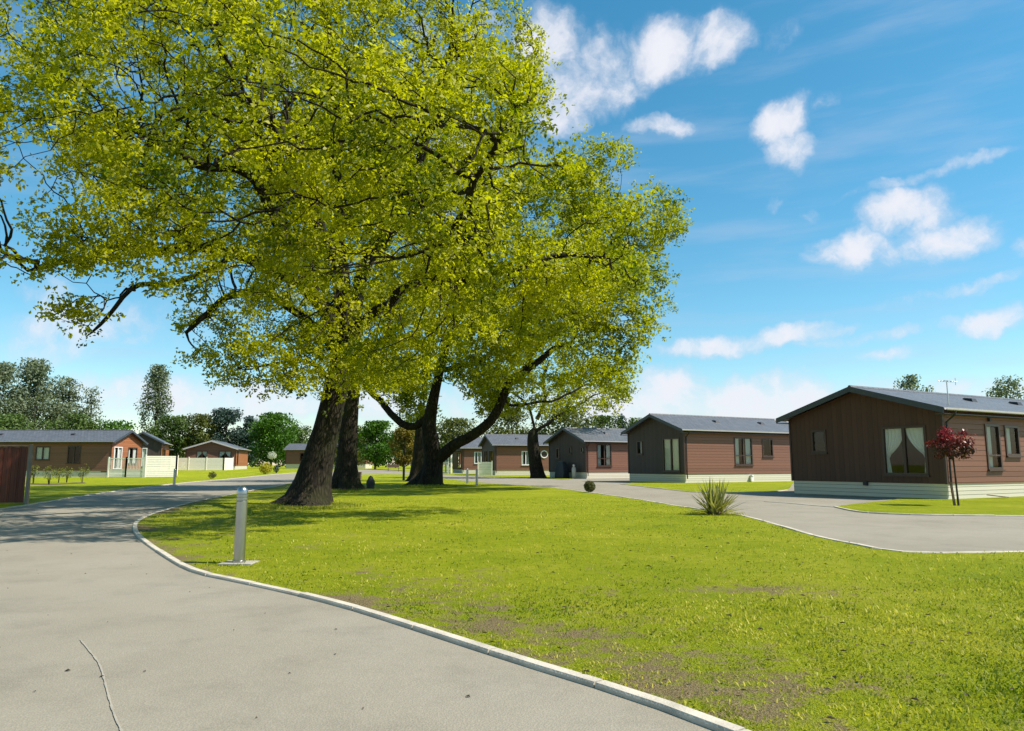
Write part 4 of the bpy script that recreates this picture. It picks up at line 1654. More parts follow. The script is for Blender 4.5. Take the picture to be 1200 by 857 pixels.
def oak(label, base_px, limbs, crown, nattr, seed, leaf, per, mat, D=.33, infl=2.6, kill=.62, group=None, spread=.34, clump=.6, twig=.009, cs=.33, cat='tree', zmin=2.5, jit=.28, lscale=.66):
    gx, gy = G(*base_px)
    org = np.array([gx, gy, LZ + H(gx, gy) - .03])
    t = empty('oak_tree', Vector(org))
    tag(t, label, cat, group)
    nd, pr, fr = skeleton(limbs, D, lscale)
    A = ellipsoids(crown, nattr, seed, clump, cs=cs)
    A = A[A[:, 2] > zmin]
    nodes, parents = colonise(nd, pr, A, D, infl, kill, 120, seed, jit)
    n = len(nodes)
    # pipe model radii
    acc = np.zeros(n)
    nk = np.zeros(n, int)
    for i in range(n):
        if parents[i] >= 0:
            nk[parents[i]] += 1
    ex = 2.25
    depth = np.zeros(n)
    for i in range(n - 1, -1, -1):
        if nk[i] == 0:
            acc[i] = twig ** ex
        p = parents[i]
        if p >= 0:
            acc[p] += acc[i] + (twig * .25) ** ex
            depth[p] = max(depth[p], depth[i] + 1)
    rad = acc ** (1 / ex)
    fixed = np.array(fr)
    rad[:len(fixed)] = fixed
    for i in range(len(fixed), n):
        p = parents[i]
        rad[i] = min(rad[i], rad[p] * .92)
    V, F = tubes(nodes - org, parents, rad, .13, seed)
    fast_mesh('trunk', V, F, M['bark'], t, smooth=True)
    # leaves along the thin wood
    rg = np.random.default_rng(seed + 5)
    thin = np.where((rad < .035) & (depth <= 3))[0]
    wgt = np.where(depth[thin] == 0, 1.0, np.where(depth[thin] == 1, .7, .3))
    cnt = rg.poisson(per * wgt * rg.uniform(.35, 1.5, len(thin)))
    idx = np.repeat(thin, cnt)
    cen = np.array([(q * (.4 + .0)).sum() * 0 for q in nodes[:1]])
    # leaves sit in small sprays, several sprays to a twig end
    ns = np.maximum(1, np.round(cnt / 8.0).astype(int))
    sn = np.repeat(thin, ns)
    first = np.concatenate([[0], np.cumsum(ns)[:-1]])
    sp_off = rg.normal(size=(len(sn), 3)) * spread * np.array([.75, .75, .55])
    crown_c = nodes[thin].mean(0)
    sp_nrm = unit(rg.normal(size=(len(sn), 3)) * .55 + np.array([0, 0, .8]) + unit(nodes[sn] - crown_c) * .5)
    sp_tone = rg.random(len(sn))
    pick = np.repeat(first, cnt) + (rg.random(len(idx)) * np.repeat(ns, cnt)).astype(int)
    C = nodes[idx] + sp_off[pick] + rg.normal(size=(len(idx), 3)) * leaf * np.array([.72, .72, .5])
    Nn = unit(rg.normal(size=(len(idx), 3)) * .55 + sp_nrm[pick])
    size = leaf * rg.uniform(.65, 1.25, len(idx))
    node_tone = rg.random(n)
    patch = np.array([noise.noise(Vector(q * .75)) + .6 * noise.noise(Vector(q * 1.9)) for q in nodes])
    tone = np.clip(.30 * sp_tone[pick] + .25 * rg.random(len(idx)) + .24 + .60 * patch[idx], 0, 1.25)
    leaves_mesh('crown', C - org, Nn, size, tone, M[mat], t, seed)
    print('oak', label[:30], n, 'nodes', len(idx), 'leaves')
    return t


def b(px, py, z):
    return tuple(P(px, py, z))


# --- the great oak, front
Z1 = G(362, 592)[1]
limbs1 = [
    (None, [b(361, 595, Z1), b(363, 584, Z1), b(367, 565, Z1), b(374, 535, Z1), b(382, 505, Z1), b(389, 475, Z1), b(395, 448, Z1), b(400, 420, Z1), b(404, 385, Z1)],
     [1.05, .69, .53, .45, .40, .37, .38, .34, .29]),
    ((0, .97), [b(402, 330, Z1), b(398, 250, Z1 + .6), b(388, 150, Z1 + .5), b(382, 60, Z1), b(378, -20, Z1)], [.34, .27, .22, .16, .11, .07]),         # 1 leader
    ((0, .98), [b(430, 320, Z1 + .5), b(468, 230, Z1 + .8), b(505, 140, Z1 + 1), b(530, 50, Z1)], [.27, .22, .17, .13, .08]),                             # 2 up right
    ((0, .90), [b(372, 350, Z1 - .6), b(330, 280, Z1 - 1.5), b(290, 215, Z1 - 2), b(225, 195, Z1 - 3), b(160, 160, Z1 - 3)], [.26, .22, .18, .14, .10, .06]),  # 3 up left
    ((0, .86), [b(368, 385, Z1 + .4), b(325, 352, Z1 + .5), b(275, 345, Z1 + .3), b(240, 368, Z1), b(214, 390, Z1)], [.20, .17, .14, .11, .09, .06]),  # 4 left low
    ((0, .92), [b(360, 345, Z1 - 1), b(290, 300, Z1 - 2), b(200, 290, Z1 - 3), b(110, 300, Z1 - 3.5), b(30, 310, Z1 - 4)], [.24, .20, .16, .12, .09, .05]),  # 5 long left
    ((0, .74), [b(374, 430, Z1), b(350, 424, Z1), b(322, 430, Z1 + .2), b(292, 430, Z1 + .3)], [.10, .08, .06, .045, .03]),                                # 6 low twig limb
    ((0, .95), [b(440, 370, Z1 - 1.5), b(485, 330, Z1 - 3), b(525, 300, Z1 - 4)], [.19, .15, .11, .07]),                                                 # 7 right towards us
    ((0, .98), [b(395, 320, Z1 - 3), b(370, 235, Z1 - 5), b(340, 160, Z1 - 6.5)], [.24, .19, .14, .08]),                                                 # 8 towards us
    ((1, .30), [b(440, 180, Z1 + 3), b(470, 110, Z1 + 4.5), b(520, 40, Z1 + 5)], [.16, .13, .09, .05]),                                                  # 9 back right
    ((3, .40), [b(300, 150, Z1 - .5), b(270, 70, Z1), b(245, 0, Z1)], [.14, .11, .08, .05]),                                                             # 10
    ((2, .35), [b(530, 200, Z1 + 1), b(590, 150, Z1 + 1), b(630, 110, Z1 + 1)], [.13, .10, .07, .04]),                                                   # 11
    ((7, .8), [b(560, 320, 17.6), b(620, 315, 17.5), b(670, 300, 17.8), b(715, 305, 18.2)], [.13, .10, .08, .06, .04]),  # limb added to carry foliage that shades the lawn
    ((7, .9), [b(545, 270, 15.5), b(565, 220, 14), b(585, 160, 13), b(600, 120, 12.8)], [.12, .09, .07, .05, .03]),  # also added, its foliage casts shade near the kerb bend
    ((5, .45), [b(220, 330, Z1 - 2.6), b(160, 345, Z1 - 3), b(100, 385, Z1 - 3)], [.10, .08, .06, .03]),                                                 # 12 drooping left
]
crown1 = [
    (b(330, 90, Z1), (6.8, 7.0, 6.0), 5.0),
    (b(480, 90, Z1 + .5), (3.6, 4.5, 4.8), 2.0),
    (b(585, 105, Z1 + 1), (1.9, 2.6, 2.9), .85),
    (b(170, 120, Z1 - 6), (3.8, 4.5, 3.4), 2.0),
    (b(60, 230, Z1 - 8), (2.6, 3.4, 1.6), 1.2),
    (b(-60, 170, Z1 - 8), (2.6, 3.8, 2.3), 1.0),
    (b(20, 295, Z1 - 8), (1.7, 2.2, .6), .35),
    (b(180, 290, Z1 - 7), (2.7, 2.6, .9), .7),
    (b(92, 355, Z1 - 6), (.85, .9, .7), .10),
    (b(300, 270, Z1 - 7), (2.6, 3.2, 1.5), .9),
    (b(300, 120, Z1 - 9.5), (4.0, 3.4, 2.3), 1.2),
    (b(410, 300, Z1 - 7), (2.1, 3.0, 1.7), 1.2),
    (b(500, 290, Z1 - 7), (1.55, 3.0, 1.9), .9),
    (b(525, 360, Z1 - 5), (1.05, 2.4, 1.3), .45),
    (b(440, 395, Z1 - 5.0), (1.9, 2.2, .9), .42),
    (b(330, 375, Z1 - 1), (2.0, 2.0, 1.1), .36),
    (b(275, 425, Z1), (1.7, 1.4, .70), .36),
    (b(395, 400, Z1 - 1), (1.8, 1.6, 1.0), .3),
    (b(350, 200, Z1 + 5), (6.0, 4.0, 5.0), 1.5),
    (b(590, 335, 17.4), (1.2, 2.4, 1.3), .42),  # right hand lobes at fixed depth, added to cast shade on the lawn
    (b(650, 305, 17.8), (1.1, 2.2, 1.2), .36),
    (b(712, 310, 18.2), (1.0, 2.0, 1.1), .30),
    (b(535, 255, 12.9), (1.1, 2.0, 1.6), .55),
    (b(585, 160, 12.9), (.95, 1.8, 1.4), .45),
    (b(500, 150, 12.6), (1.3, 2.0, 1.6), .5),
    (b(605, 260, 14.9), (.9, 1.6, 1.2), .35),
    (b(640, 225, 14.9), (.6, 1.2, .7), .18),
    (b(700, 285, 16.2), (.9, 1.5, 1.0), .28),
    (b(740, 255, 16.8), (.55, 1.0, .6), .12),
    (b(228, 372, Z1), (1.0, .9, .55), .10),
    (b(392, 442, Z1 - 1.5), (1.9, 1.4, .6), .30),
    (b(318, 448, Z1), (1.3, 1.0, .45), .14),
    (b(455, 420, Z1 - 2), (1.5, 1.4, .7), .28),
    (b(420, 420, 18.0), (1.9, 1.6, .6), .25),
    (b(345, 415, 19.0), (1.5, 1.6, .6), .2),
]
oak('huge foremost oak with a leaning flared trunk, lower limbs sweeping left over the road', (362, 592), limbs1, crown1, 39000, 21, .104, 64.0, 'oak', D=.26, infl=2.2, kill=.40,
    group='old oaks on the lawn', clump=1.02, cs=.6, lscale=.8, zmin=2.9, spread=.27, twig=.013)

# --- second trunk close behind it
Z2 = G(405, 575)[1]
limbs2 = [
    (None, [b(404, 577, Z2), b(405, 566, Z2), b(406, 545, Z2), b(408, 515, Z2), b(410, 480, Z2), b(412, 450, Z2), b(414, 420, Z2), b(416, 380, Z2)], [1.15, .68, .49, .43, .41, .40, .36, .30]),
    ((0, .97), [b(425, 320, Z2 + .5), b(445, 240, Z2 + 1), b(455, 160, Z2 + 1)], [.24, .18, .12, .07]),
    ((0, .96), [b(400, 330, Z2), b(370, 260, Z2), b(340, 200, Z2)], [.2, .15, .1, .06]),
    ((0, .90), [b(450, 400, Z2 - 1), b(490, 360, Z2 - 1.5), b(530, 330, Z2 - 2)], [.16, .13, .09, .05]),
]
crown2 = [(b(440, 230, Z2 + 1.5), (6.2, 5.0, 6.0), 3.0), (b(520, 200, Z2 + 1), (3.2, 4.0, 4.5), 1.3), (b(500, 360, Z2 - 7), (2.6, 3.6, 1.9), 1.1), (b(400, 390, Z2 + 2), (3.0, 3.0, 1.8), .6), (b(462, 440, Z2 - 1), (2.2, 1.8, .9), .45), (b(570, 120, Z2 + 2), (2.6, 3, 3), .7)]  # lobe nearest the camera moved forward so its shade reaches the lawn
oak('slimmer upright oak right behind the leaning flared one', (405, 575), limbs2, crown2, 15000, 33, .155, 42.0, 'oak', D=.32, infl=2.4, kill=.46, group='old oaks on the lawn', clump=.7, cs=.45, zmin=3.6, spread=.34)

# --- third oak, forked with the long right hand limb
Z3 = G(503, 570)[1]
limbs3 = [
    (None, [b(503, 572, Z3), b(504, 563, Z3), b(507, 550, Z3), b(508, 535, Z3), b(505, 518, Z3), b(503, 500, Z3), b(506, 478, Z3), b(512, 450, Z3), b(522, 410, Z3), b(538, 370, Z3)],
     [1.15, .74, .57, .52, .46, .40, .32, .26, .22, .19]),
    ((0, .22), [b(524, 530, Z3 - .4), b(548, 512, Z3 - 1), b(572, 488, Z3 - 1.5), b(598, 455, Z3 - 2), b(628, 425, Z3 - 2), b(668, 402, Z3 - 2)], [.44, .38, .34, .29, .24, .17, .10]),   # right limb
    ((0, .46), [b(486, 499, Z3 + .3), b(466, 491, Z3 + .6), b(448, 470, Z3 + 1), b(426, 456, Z3 + 1.5), b(405, 430, Z3 + 1.5)], [.30, .27, .24, .19, .14, .08]),  # left limb
    ((0, .93), [b(556, 348, Z3), b(585, 328, Z3 - .5), b(622, 318, Z3 - 1), b(660, 296, Z3 - 1.5), b(700, 270, Z3 - 1.5), b(738, 262, Z3 - 1)], [.24, .20, .18, .15, .12, .08, .05]),
    ((0, .98), [b(552, 330, Z3 + .5), b(575, 280, Z3 + 1), b(612, 240, Z3 + 1), b(660, 200, Z3 + 1)], [.22, .18, .15, .11, .06]),
    ((1, .60), [b(610, 432, Z3 - 1), b(648, 395, Z3), b(690, 360, Z3 + .5), b(730, 350, Z3)], [.18, .15, .12, .09, .05]),
    ((0, .70), [b(560, 420, Z3 - 2), b(600, 380, Z3 - 3.5), b(640, 350, Z3 - 4)], [.2, .16, .11, .07]),
    ((1, .55), [b(596, 475, Z3 - 1.2), b(640, 470, Z3 - 1), b(690, 452, Z3 - .5)], [.11, .09, .07, .04]),
]
crown3 = [  # forward lobes pulled towards the camera to cast shade on the lawn
    (b(640, 290, Z3 - 2), (5.4, 6.2, 5.0), 4.5), (b(697, 222, Z3 - 2), (2.3, 4.0, 3.3), 1.2), (b(755, 262, Z3 - 2), (2.0, 3.2, 2.5), .75), (b(720, 350, Z3 - 5), (2.6, 4.2, 2.9), 1.6),
    (b(690, 420, Z3 - 6), (2.4, 3.4, 1.5), .9), (b(600, 400, Z3 - 8), (2.7, 3.6, 2.2), 1.4), (b(560, 300, Z3 - 1), (3.2, 3.6, 3.6), 1.2),
    (b(640, 350, Z3 - 11), (2.6, 3.2, 2.4), 1.3), (b(705, 330, Z3 - 10), (1.9, 2.6, 2.2), .9),
    (b(540, 440, Z3 - .5), (3.0, 2.6, 1.3), .6), (b(450, 440, Z3 + 1), (3.0, 2.4, 1.4), .55), (b(600, 470, Z3 - 1), (1.7, 1.6, .9), .28),
    (b(570, 462, Z3 + 1.5), (3.0, 2.2, 1.3), .6), (b(500, 470, Z3 + 3), (2.6, 2.2, 1.0), .35), (b(650, 462, Z3 + 1), (2.4, 2.0, 1.2), .45), (b(610, 215, Z3 + 1), (2.0, 2.6, 2.0), .5), (b(715, 455, Z3 - .5), (1.3, 1.3, .8), .14),
]
oak('forked oak with a thick low limb leaning right towards the lodges', (503, 570), limbs3, crown3, 30000, 45, .175, 50.0, 'oak2', D=.36, infl=2.8, kill=.50, group='old oaks on the lawn', clump=.95, lscale=.75, zmin=3.6, spread=.40,
    twig=.010, cs=.38)

# --- a trunk half hidden behind the third oak
Z4 = G(489, 564.5)[1]
limbs4 = [
    (None, [b(488, 566, Z4), b(489, 558, Z4), b(491, 540, Z4), b(493, 515, Z4), b(495, 490, Z4), b(498, 460, Z4)], [.8, .55, .48, .45, .42, .36]),
    ((0, .97), [b(500, 420, Z4), b(510, 370, Z4), b(520, 320, Z4)], [.3, .24, .16, .08]),
    ((0, .93), [b(470, 440, Z4), b(445, 420, Z4)], [.2, .15, .08]),
]
crown4 = [(b(505, 360, Z4), (5.0, 4.5, 5.0), 2.0), (b(470, 430, Z4 + 1), (4.0, 3.0, 2.0), 1.0), (b(560, 420, Z4 + 1), (4.2, 3.2, 2.4), 1.1)]
oak('oak half hidden behind the forked oak, only its left edge showing', (489, 564.5), limbs4, crown4, 9000, 57, .27, 26.0, 'oak2', D=.5, infl=3.2, kill=.85, group='old oaks on the lawn', clump=.4, zmin=5.2, spread=.6)

# --- small oak by the far road
Z5 = G(629, 560.5)[1]
limbs5 = [
    (None, [b(630, 562, Z5), b(629, 555, Z5), b(626, 535, Z5), b(624, 515, Z5), b(626, 500, Z5), b(632, 485, Z5)], [.85, .66, .56, .50, .42, .34]),
    ((0, .97), [b(638, 470, Z5), b(636, 450, Z5), b(640, 425, Z5)], [.26, .2, .14, .08]),
    ((0, .75), [b(636, 500, Z5 - .5), b(655, 487, Z5 - .5), b(672, 478, Z5 - .5), b(700, 462, Z5)], [.24, .2, .16, .11, .06]),
    ((0, .9), [b(618, 475, Z5), b(600, 460, Z5)], [.18, .13, .07]),
    ((2, .5), [b(668, 468, Z5), b(690, 440, Z5)], [.14, .1, .06]),
]
crown5 = [(b(650, 440, Z5), (6.2, 4.6, 2.8), 2.2), (b(700, 462, Z5), (3.6, 3.2, 1.7), .8), (b(600, 462, Z5), (3.4, 3.0, 1.8), .7), (b(640, 395, Z5), (5.0, 4.0, 3.0), 1.0)]
oak('small dark stemmed oak standing in front of the round windowed lodge', (629, 560.5), limbs5, crown5, 9000, 63, .27, 22.0, 'oak2', D=.5, infl=3.2, kill=.8, group='old oaks on the lawn', clump=.55, zmin=4.6, spread=.55)


# ------------------------------------------------------------------ background trees
def bg_tree(name, label, px, ytop, width, dist, mat, shape='round', n=7000, leaf=.42, ybot=None, group='trees beyond the lodges', seed=0, bark='bark_far', sparse=0.0, trunk_h=None):
    """px, ytop, width as seen; dist gives real size"""
    top = P(px, ytop, dist)
    gx, gy = top.x, dist
    zg = H(gx, gy)
    h = top.z - zg
    wd = width / FPX * dist
    t = empty(name, (gx, gy, zg - .03))
    tag(t, label, 'tree', group)
    rg = np.random.default_rng(100 + seed)
    th = (trunk_h if trunk_h is not None else .22) * h
    nc = {'round': 46, 'column': 60, 'spire': 40, 'loose': 64, 'wide': 60, 'low': 40}[shape]
    # clump centres within the crown outline
    cc = []
    while len(cc) < nc:
        u = rg.random()
        a = rg.random() * 2 * PI
        z = th * .8 + (h - th * .8) * u
        if shape == 'column':
            prof = .5 * (math.sin(PI * min(1, u * .88 + .14)) ** .6)
        elif shape == 'spire':
            prof = .5 * (1 - u) ** .8 + .04
        elif shape == 'loose':
            prof = .5 * math.sin(PI * min(1, u * .8 + .18)) ** .7
        elif shape == 'low':
            prof = .5 * math.sqrt(max(0, 1 - u ** 2.2))
        else:
            prof = .5 * math.sqrt(max(0, 1 - (2 * u - .92) ** 2 / 1.2))
        rr_ = prof * wd * math.sqrt(rg.random()) * (.92)
        cc.append((rr_ * math.cos(a), rr_ * math.sin(a), z, prof * wd))
    cc = np.array(cc)
    cr = (.13 + .15 * rg.random(nc)) * max(min(wd, h) * .9, 1.0)
    if shape in ('column', 'spire'):
        cr = (.16 + .16 * rg.random(nc)) * wd
    per = np.maximum(8, (n * cr ** 2 / (cr ** 2).sum()).astype(int))
    idx = np.repeat(np.arange(nc), per)
    d = unit(rg.normal(size=(len(idx), 3)))
    rad = rg.random(len(idx)) ** .45
    C = cc[idx, :3] + d * (rad * cr[idx])[:, None] * np.array([1, 1, .78 if shape != 'column' else 1.6])
    C = C + rg.normal(size=C.shape) * .12
    ok = (C[:, 2] < h * 1.03) & (C[:, 2] > (.12 if shape == 'low' else .4))
    C, d, idx = C[ok], d[ok], idx[ok]
    Nn = unit(d * .6 + rg.normal(size=C.shape) * .7 + np.array([0, 0, .4]))
    tone = np.clip(.5 * rg.random(nc)[idx] + .5 * rg.random(len(C)), 0, 1)
    mb = MB()
    r0 = max(.10, h * .019)
    mb.tube([(0, 0, -.1), (.02 * h * .1, 0, th), (0, .03, h * .55), (0, 0, h * .88)], [r0 * 1.4, r0, r0 * .6, r0 * .15], 8)
    for k in range(min(nc, 16)):
        c = cc[k]
        za = max(th * .6, c[2] * .62)
        mb.tube([(0, 0, za), (c[0] * .5, c[1] * .5, (za + c[2]) / 2 + .1), (c[0], c[1], c[2])], [r0 * .4, r0 * .26, r0 * .08], 5)
    mb.build('trunk', M[bark], t, True)
    leaves_mesh('crown', C, Nn, leaf * rg.uniform(.6, 1.3, len(C)), tone, M[mat], t, seed, .75)
    return t


BG = [
    # name, label, px, ytop, width, dist, mat, shape, n, leaf
    ('poplar_tree', 'tall grey green tree at the far left edge, cut by the picture edge', 2, 428, 64, 128, 'poplar', 'loose', 9000, .42),
    ('poplar_tree', 'broad grey green tree behind the roof of the long left lodge', 46, 424, 72, 132, 'poplar', 'loose', 10000, .42),
    ('poplar_tree', 'shorter grey green tree right of the broad one above the long lodge', 82, 446, 40, 138, 'poplar', 'loose', 5000, .40),
    ('spindly_tree', 'thin spindly pale tree between the broad grey green tree and the tall column', 109, 456, 40, 140, 'poplar', 'spire', 1900, .38),
    ('bushy_tree', 'low dark green tree just above the left roof ridge', 22, 488, 90, 118, 'mid', 'wide', 6500, .42),
    ('bushy_tree', 'bright green bush showing over the roof near its porch', 132, 494, 56, 122, 'bright', 'wide', 4200, .40),
    ('bushy_tree', 'mid green bush rising over the roof under the spindly tree', 88, 487, 50, 120, 'mid', 'wide', 4500, .42),
    ('columnar_poplar', 'tall narrow columnar poplar standing alone above the left lodges', 187, 431, 34, 150, 'poplar', 'column', 7500, .42),
    ('bushy_tree', 'dark green tree at the foot of the columnar poplar', 203, 489, 50, 140, 'mid', 'round', 5200, .44),
    ('bushy_tree', 'olive green tree behind the small lodge, left of the dark conifers', 236, 487, 44, 142, 'olive', 'round', 5200, .42),
    ('conifer', 'dark blue green conifer behind the small lodge roof', 266, 480, 42, 145, 'conifer', 'round', 6500, .42),
    ('conifer', 'dark conifer squeezed between its twin and the round bright tree', 291, 488, 30, 148, 'conifer', 'round', 4500, .42),
    ('round_tree', 'round bright green tree beside the leaning oak trunk', 320, 486, 62, 138, 'bright', 'round', 9000, .42),
    ('bushy_tree', 'dull green tree peeping out left of the leaning trunk', 350, 498, 34, 150, 'mid', 'round', 3200, .42),
    ('bushy_tree', 'olive tree glimpsed between the second trunk and the pale green tree', 410, 500, 46, 120, 'olive', 'round', 4200, .36),
    ('round_tree', 'light green rounded tree seen between the oak trunks', 441, 495, 46, 112, 'bright', 'round', 6500, .34),
    ('golden_tree', 'golden orange tree under the forked oak left limb', 474, 503, 28, 108, 'gold', 'round', 4000, .30),
    ('bushy_tree', 'dark tree behind the golden one', 484, 488, 60, 150, 'mid', 'wide', 4500, .45),
    ('bushy_tree', 'green tree behind the distant porch', 535, 492, 60, 140, 'olive', 'wide', 4500, .45),
    ('bushy_tree', 'yellow green tree behind the round windowed lodge', 600, 484, 70, 130, 'olive', 'wide', 6500, .42),
    ('bushy_tree', 'yellow green tree rising behind the barbecue lodge ridge', 662, 478, 70, 128, 'olive', 'wide', 6500, .42),
    ('bushy_tree', 'pale green tree above the ridge of the barbecue lodge', 708, 489, 50, 150, 'mid', 'wide', 4500, .45),
    ('conifer', 'dark pointed conifer over the barbecue lodge roof', 727, 486, 20, 150, 'conifer', 'spire', 1800, .40),
    ('bushy_tree', 'low green tree just left of the second lodge gable', 745, 491, 40, 155, 'mid', 'wide', 3500, .45),
    ('leafy_tree', 'grey green tree top behind the nearest lodge roof, left of the aerial', 1070, 441, 48, 78, 'poplar', 'round', 3800, .27),
    ('leafy_tree', 'grey green tree top behind the nearest lodge roof, right of the aerial', 1178, 442, 50, 84, 'poplar', 'round', 3800, .27),
]
for i, (nm, lb, px, yt, wd, ds, mt, sh, n_, lf) in enumerate(BG):
    bg_tree(nm, lb, px, yt, wd, ds, mt, sh, n_, lf, seed=i)

# a continuous wood far off closes the view between the trees
def far_wood():
    rg = np.random.default_rng(77)
    C, Tn = [], []
    for k in range(150):
        x = -190 + 380 * (k + rg.random()) / 150
        y = 205 + 25 * rg.random()
        h = 7.5 + 5.0 * rg.random() + 2.0 * noise.noise(Vector((x * .05, 0, 0)))
        m = 420
        d = unit(rg.normal(size=(m, 3)))
        r = rg.random(m) ** .4
        c = np.array([x, y, h * .5 + H(x, y)]) + d * r[:, None] * np.array([3.4, 3.0, h * .52])
        C.append(c)
        Tn.append(np.full(m, rg.random()) * .6 + rg.random(m) * .4)
    C = np.concatenate(C)
    Nn = unit(rg.normal(size=C.shape) + np.array([0, -.3, .5]))
    o = leaves_mesh('far_wood', C, Nn, np.full(len(C), .9) * rg.uniform(.6, 1.3, len(C)), np.concatenate(Tn), M['mid'], None, 3, .8)
    tag(o, 'far continuous wood of green trees closing off the park', 'wood', kind='stuff')


far_wood()


# ------------------------------------------------------------------ shrubs and garden things
def shrub(name, label, cat, g, r, h, mat, n, leaf, seed, stem=True, group=None, lift=0.0, stems=5, open_=.0):
    zg = LZ + H(*g)
    t = empty(name, (*g, zg))
    tag(t, label, cat, group)
    rg = np.random.default_rng(seed)
    d = unit(rg.normal(size=(n, 3)))
    rad = rg.random(n) ** .35
    C = d * rad[:, None] * np.array([r, r, (h - lift) / 2]) + np.array([0, 0, lift + (h - lift) / 2])
    if open_:
        nz = np.array([noise.noise(Vector(c * 3.2) + Vector((seed, 0, 0))) for c in C])
        C, d = C[nz > open_], d[nz > open_]
    Nn = unit(d + rg.normal(size=C.shape) * .7 + np.array([0, 0, .3]))
    leaves_mesh('foliage', C, Nn, leaf * rg.uniform(.6, 1.3, len(C)), rg.random(len(C)), M[mat], t, seed, .7)
    if stem:
        mb = MB()
        for k in range(stems):
            a = rg.random() * 6.28
            q = r * .6 * rg.random()
            mb.tube([(0.03 * math.cos(a), .03 * math.sin(a), -.03), (q * .5 * math.cos(a), q * .5 * math.sin(a), h * .4), (q * math.cos(a), q * math.sin(a), h * .85)], [.016, .012, .005], 5)
        mb.build('stem', M['bark_far'], t)
    return t


for i, (px, py, h, lb) in enumerate([(38.5, 567.5, 1.25, 'leftmost straggly rose bush, next to the dark board fence'), (57.5, 568.5, 1.15, 'pale rose bush, second from the board fence in the flower row'),
                                     (68, 566.5, 1.10, 'reddish leaved rose bush in the middle of the flower row'), (78, 566, 1.15, 'rose bush right of the middle one, below the curtained lodge window'),
                                     (96, 566, 1.30, 'tallest pale rose bush at the right end of the flower row')]):
    shrub('rose_bush', lb, 'bush', G(px, py), .42, h, 'rose', 420, .085, 300 + i, group='rose bushes in a row on the left lawn', lift=.28, stems=5, open_=-.05)
bed = [G(33, 568.5), G(60, 569.2), G(101, 567), G(99, 565.8), G(60, 567.4), G(34, 566.8)]
bedo = sheet('flower_bed', bed, LZ + .006, M['soil'], 1.0)
shrub('yellow_shrub', 'bright yellow shrub on the verge left of the leaning trunk', 'shrub', G(311, 555.8), .75, 1.35, 'yellow', 900, .15, 311)
shrub('small_shrub', 'tiny dark shrub beside the sunny edge of the road', 'shrub', G(248.5, 561.5), .36, .62, 'box', 380, .09, 312)
shrub('dark_shrub', 'small dark green shrub right of the yellow shrub', 'shrub', G(323.5, 554.6), .36, 1.0, 'conifer', 320, .13, 313)
ws = shrub('blossom_tree', 'little white blossomed standard bush behind the yellow shrub', 'bush', G(318, 552.5), .62, 2.55, 'blossom', 420, .15, 314, lift=1.55, stems=2)
bb = shrub('topiary_ball', 'clipped brownish green ball of box at the lawn edge by the road', 'topiary', G(691, 577.5), .26, .50, 'box', 2600, .045, 315, stem=True, stems=3)


# spiky phormium
def spiky():
    g = G(838, 604)
    t = empty('spiky_plant', (*g, LZ - .02))
    tag(t, 'spiky sword leaved plant with yellow edged leaves at the lawn corner', 'plant')
    rr_ = random.Random(12)
    V, F, T = [], [], []
    for k in range(150):
        a = rr_.uniform(0, 2 * PI)
        el = R(rr_.choice([rr_.uniform(55, 88), rr_.uniform(35, 75), rr_.uniform(12, 50)]))
        ln = rr_.uniform(.62, 1.0) * (.75 + .3 * math.sin(el))
        w = rr_.uniform(.016, .028)
        droop = rr_.uniform(.1, .5) * (1 - .5 * math.sin(el))
        o = Vector((rr_.uniform(-.14, .14), rr_.uniform(-.14, .14), 0))
        d = Vector((math.cos(a) * math.cos(el), math.sin(a) * math.cos(el), math.sin(el)))
        side = Vector((-math.sin(a), math.cos(a), 0))
        up = side.cross(d) * -1
        nseg = 7
        base = len(V)
        for i in range(nseg + 1):
            u = i / nseg
            p = o + d * ln * u - Vector((0, 0, 1)) * droop * ln * u * u * .6
            p.z = max(p.z, .012)
            ww = w * (1 - u ** 3) * (.7 + .6 * u if u < .5 else 1.0) + .001
            V += [tuple(p - side * ww + up * ww * .5), tuple(p), tuple(p + side * ww + up * ww * .5)]
        tone = rr_.choice([rr_.uniform(0, .25), rr_.uniform(.3, .6), rr_.uniform(.7, 1.1)])
        for i in range(nseg):
            q = base + i * 3
            F += [(q, q + 1, q + 4, q + 3), (q + 1, q + 2, q + 5, q + 4)]
            T += [tone + (.1 if i % 2 else 0), tone]
    fast_mesh('foliage', V, F, M['sword'], t, T)
    mb = MB()
    mb.lathe([(.17, .0), (.19, .04), (.14, .12), (.06, .2)], 12)
    mb.build('crown_base', M['soil'], t, True)


spiky()

# red lollipop tree with stake
g = G(1123.5, 593.5)
t = empty('lollipop_tree', (*g, LZ))
tag(t, 'small round headed red leaved tree tied to a stake before the nearest lodge', 'tree')
mb = MB()
mb.tube([(0, 0, -.05), (-.012, .01, .5), (-.03, .0, .95), (-.05, 0, 1.4), (-.05, 0, 1.75)], [.032, .027, .024, .024, .012], 8)
rg = np.random.default_rng(8)
for k in range(22):
    a, e = rg.random() * 6.28, rg.uniform(-.3, 1.2)
    d = Vector((math.cos(a) * math.cos(e) * .62, math.sin(a) * math.cos(e) * .6, math.sin(e) * .45 + .1))
    mb.tube([(-.05, 0, 1.35 + .2 * rg.random()), Vector((-.05, 0, 1.5)) + d * .5, Vector((-.05, 0, 1.5)) + d], [.012, .008, .003], 4)
mb.build('trunk', M['bark_far'], t, True)
mb = MB()
mb.bar((-.10, .02, -.05), (-.16, .03, .68), .05)
mb.build('stake', M['timber'], t)
C, D_ = [], []
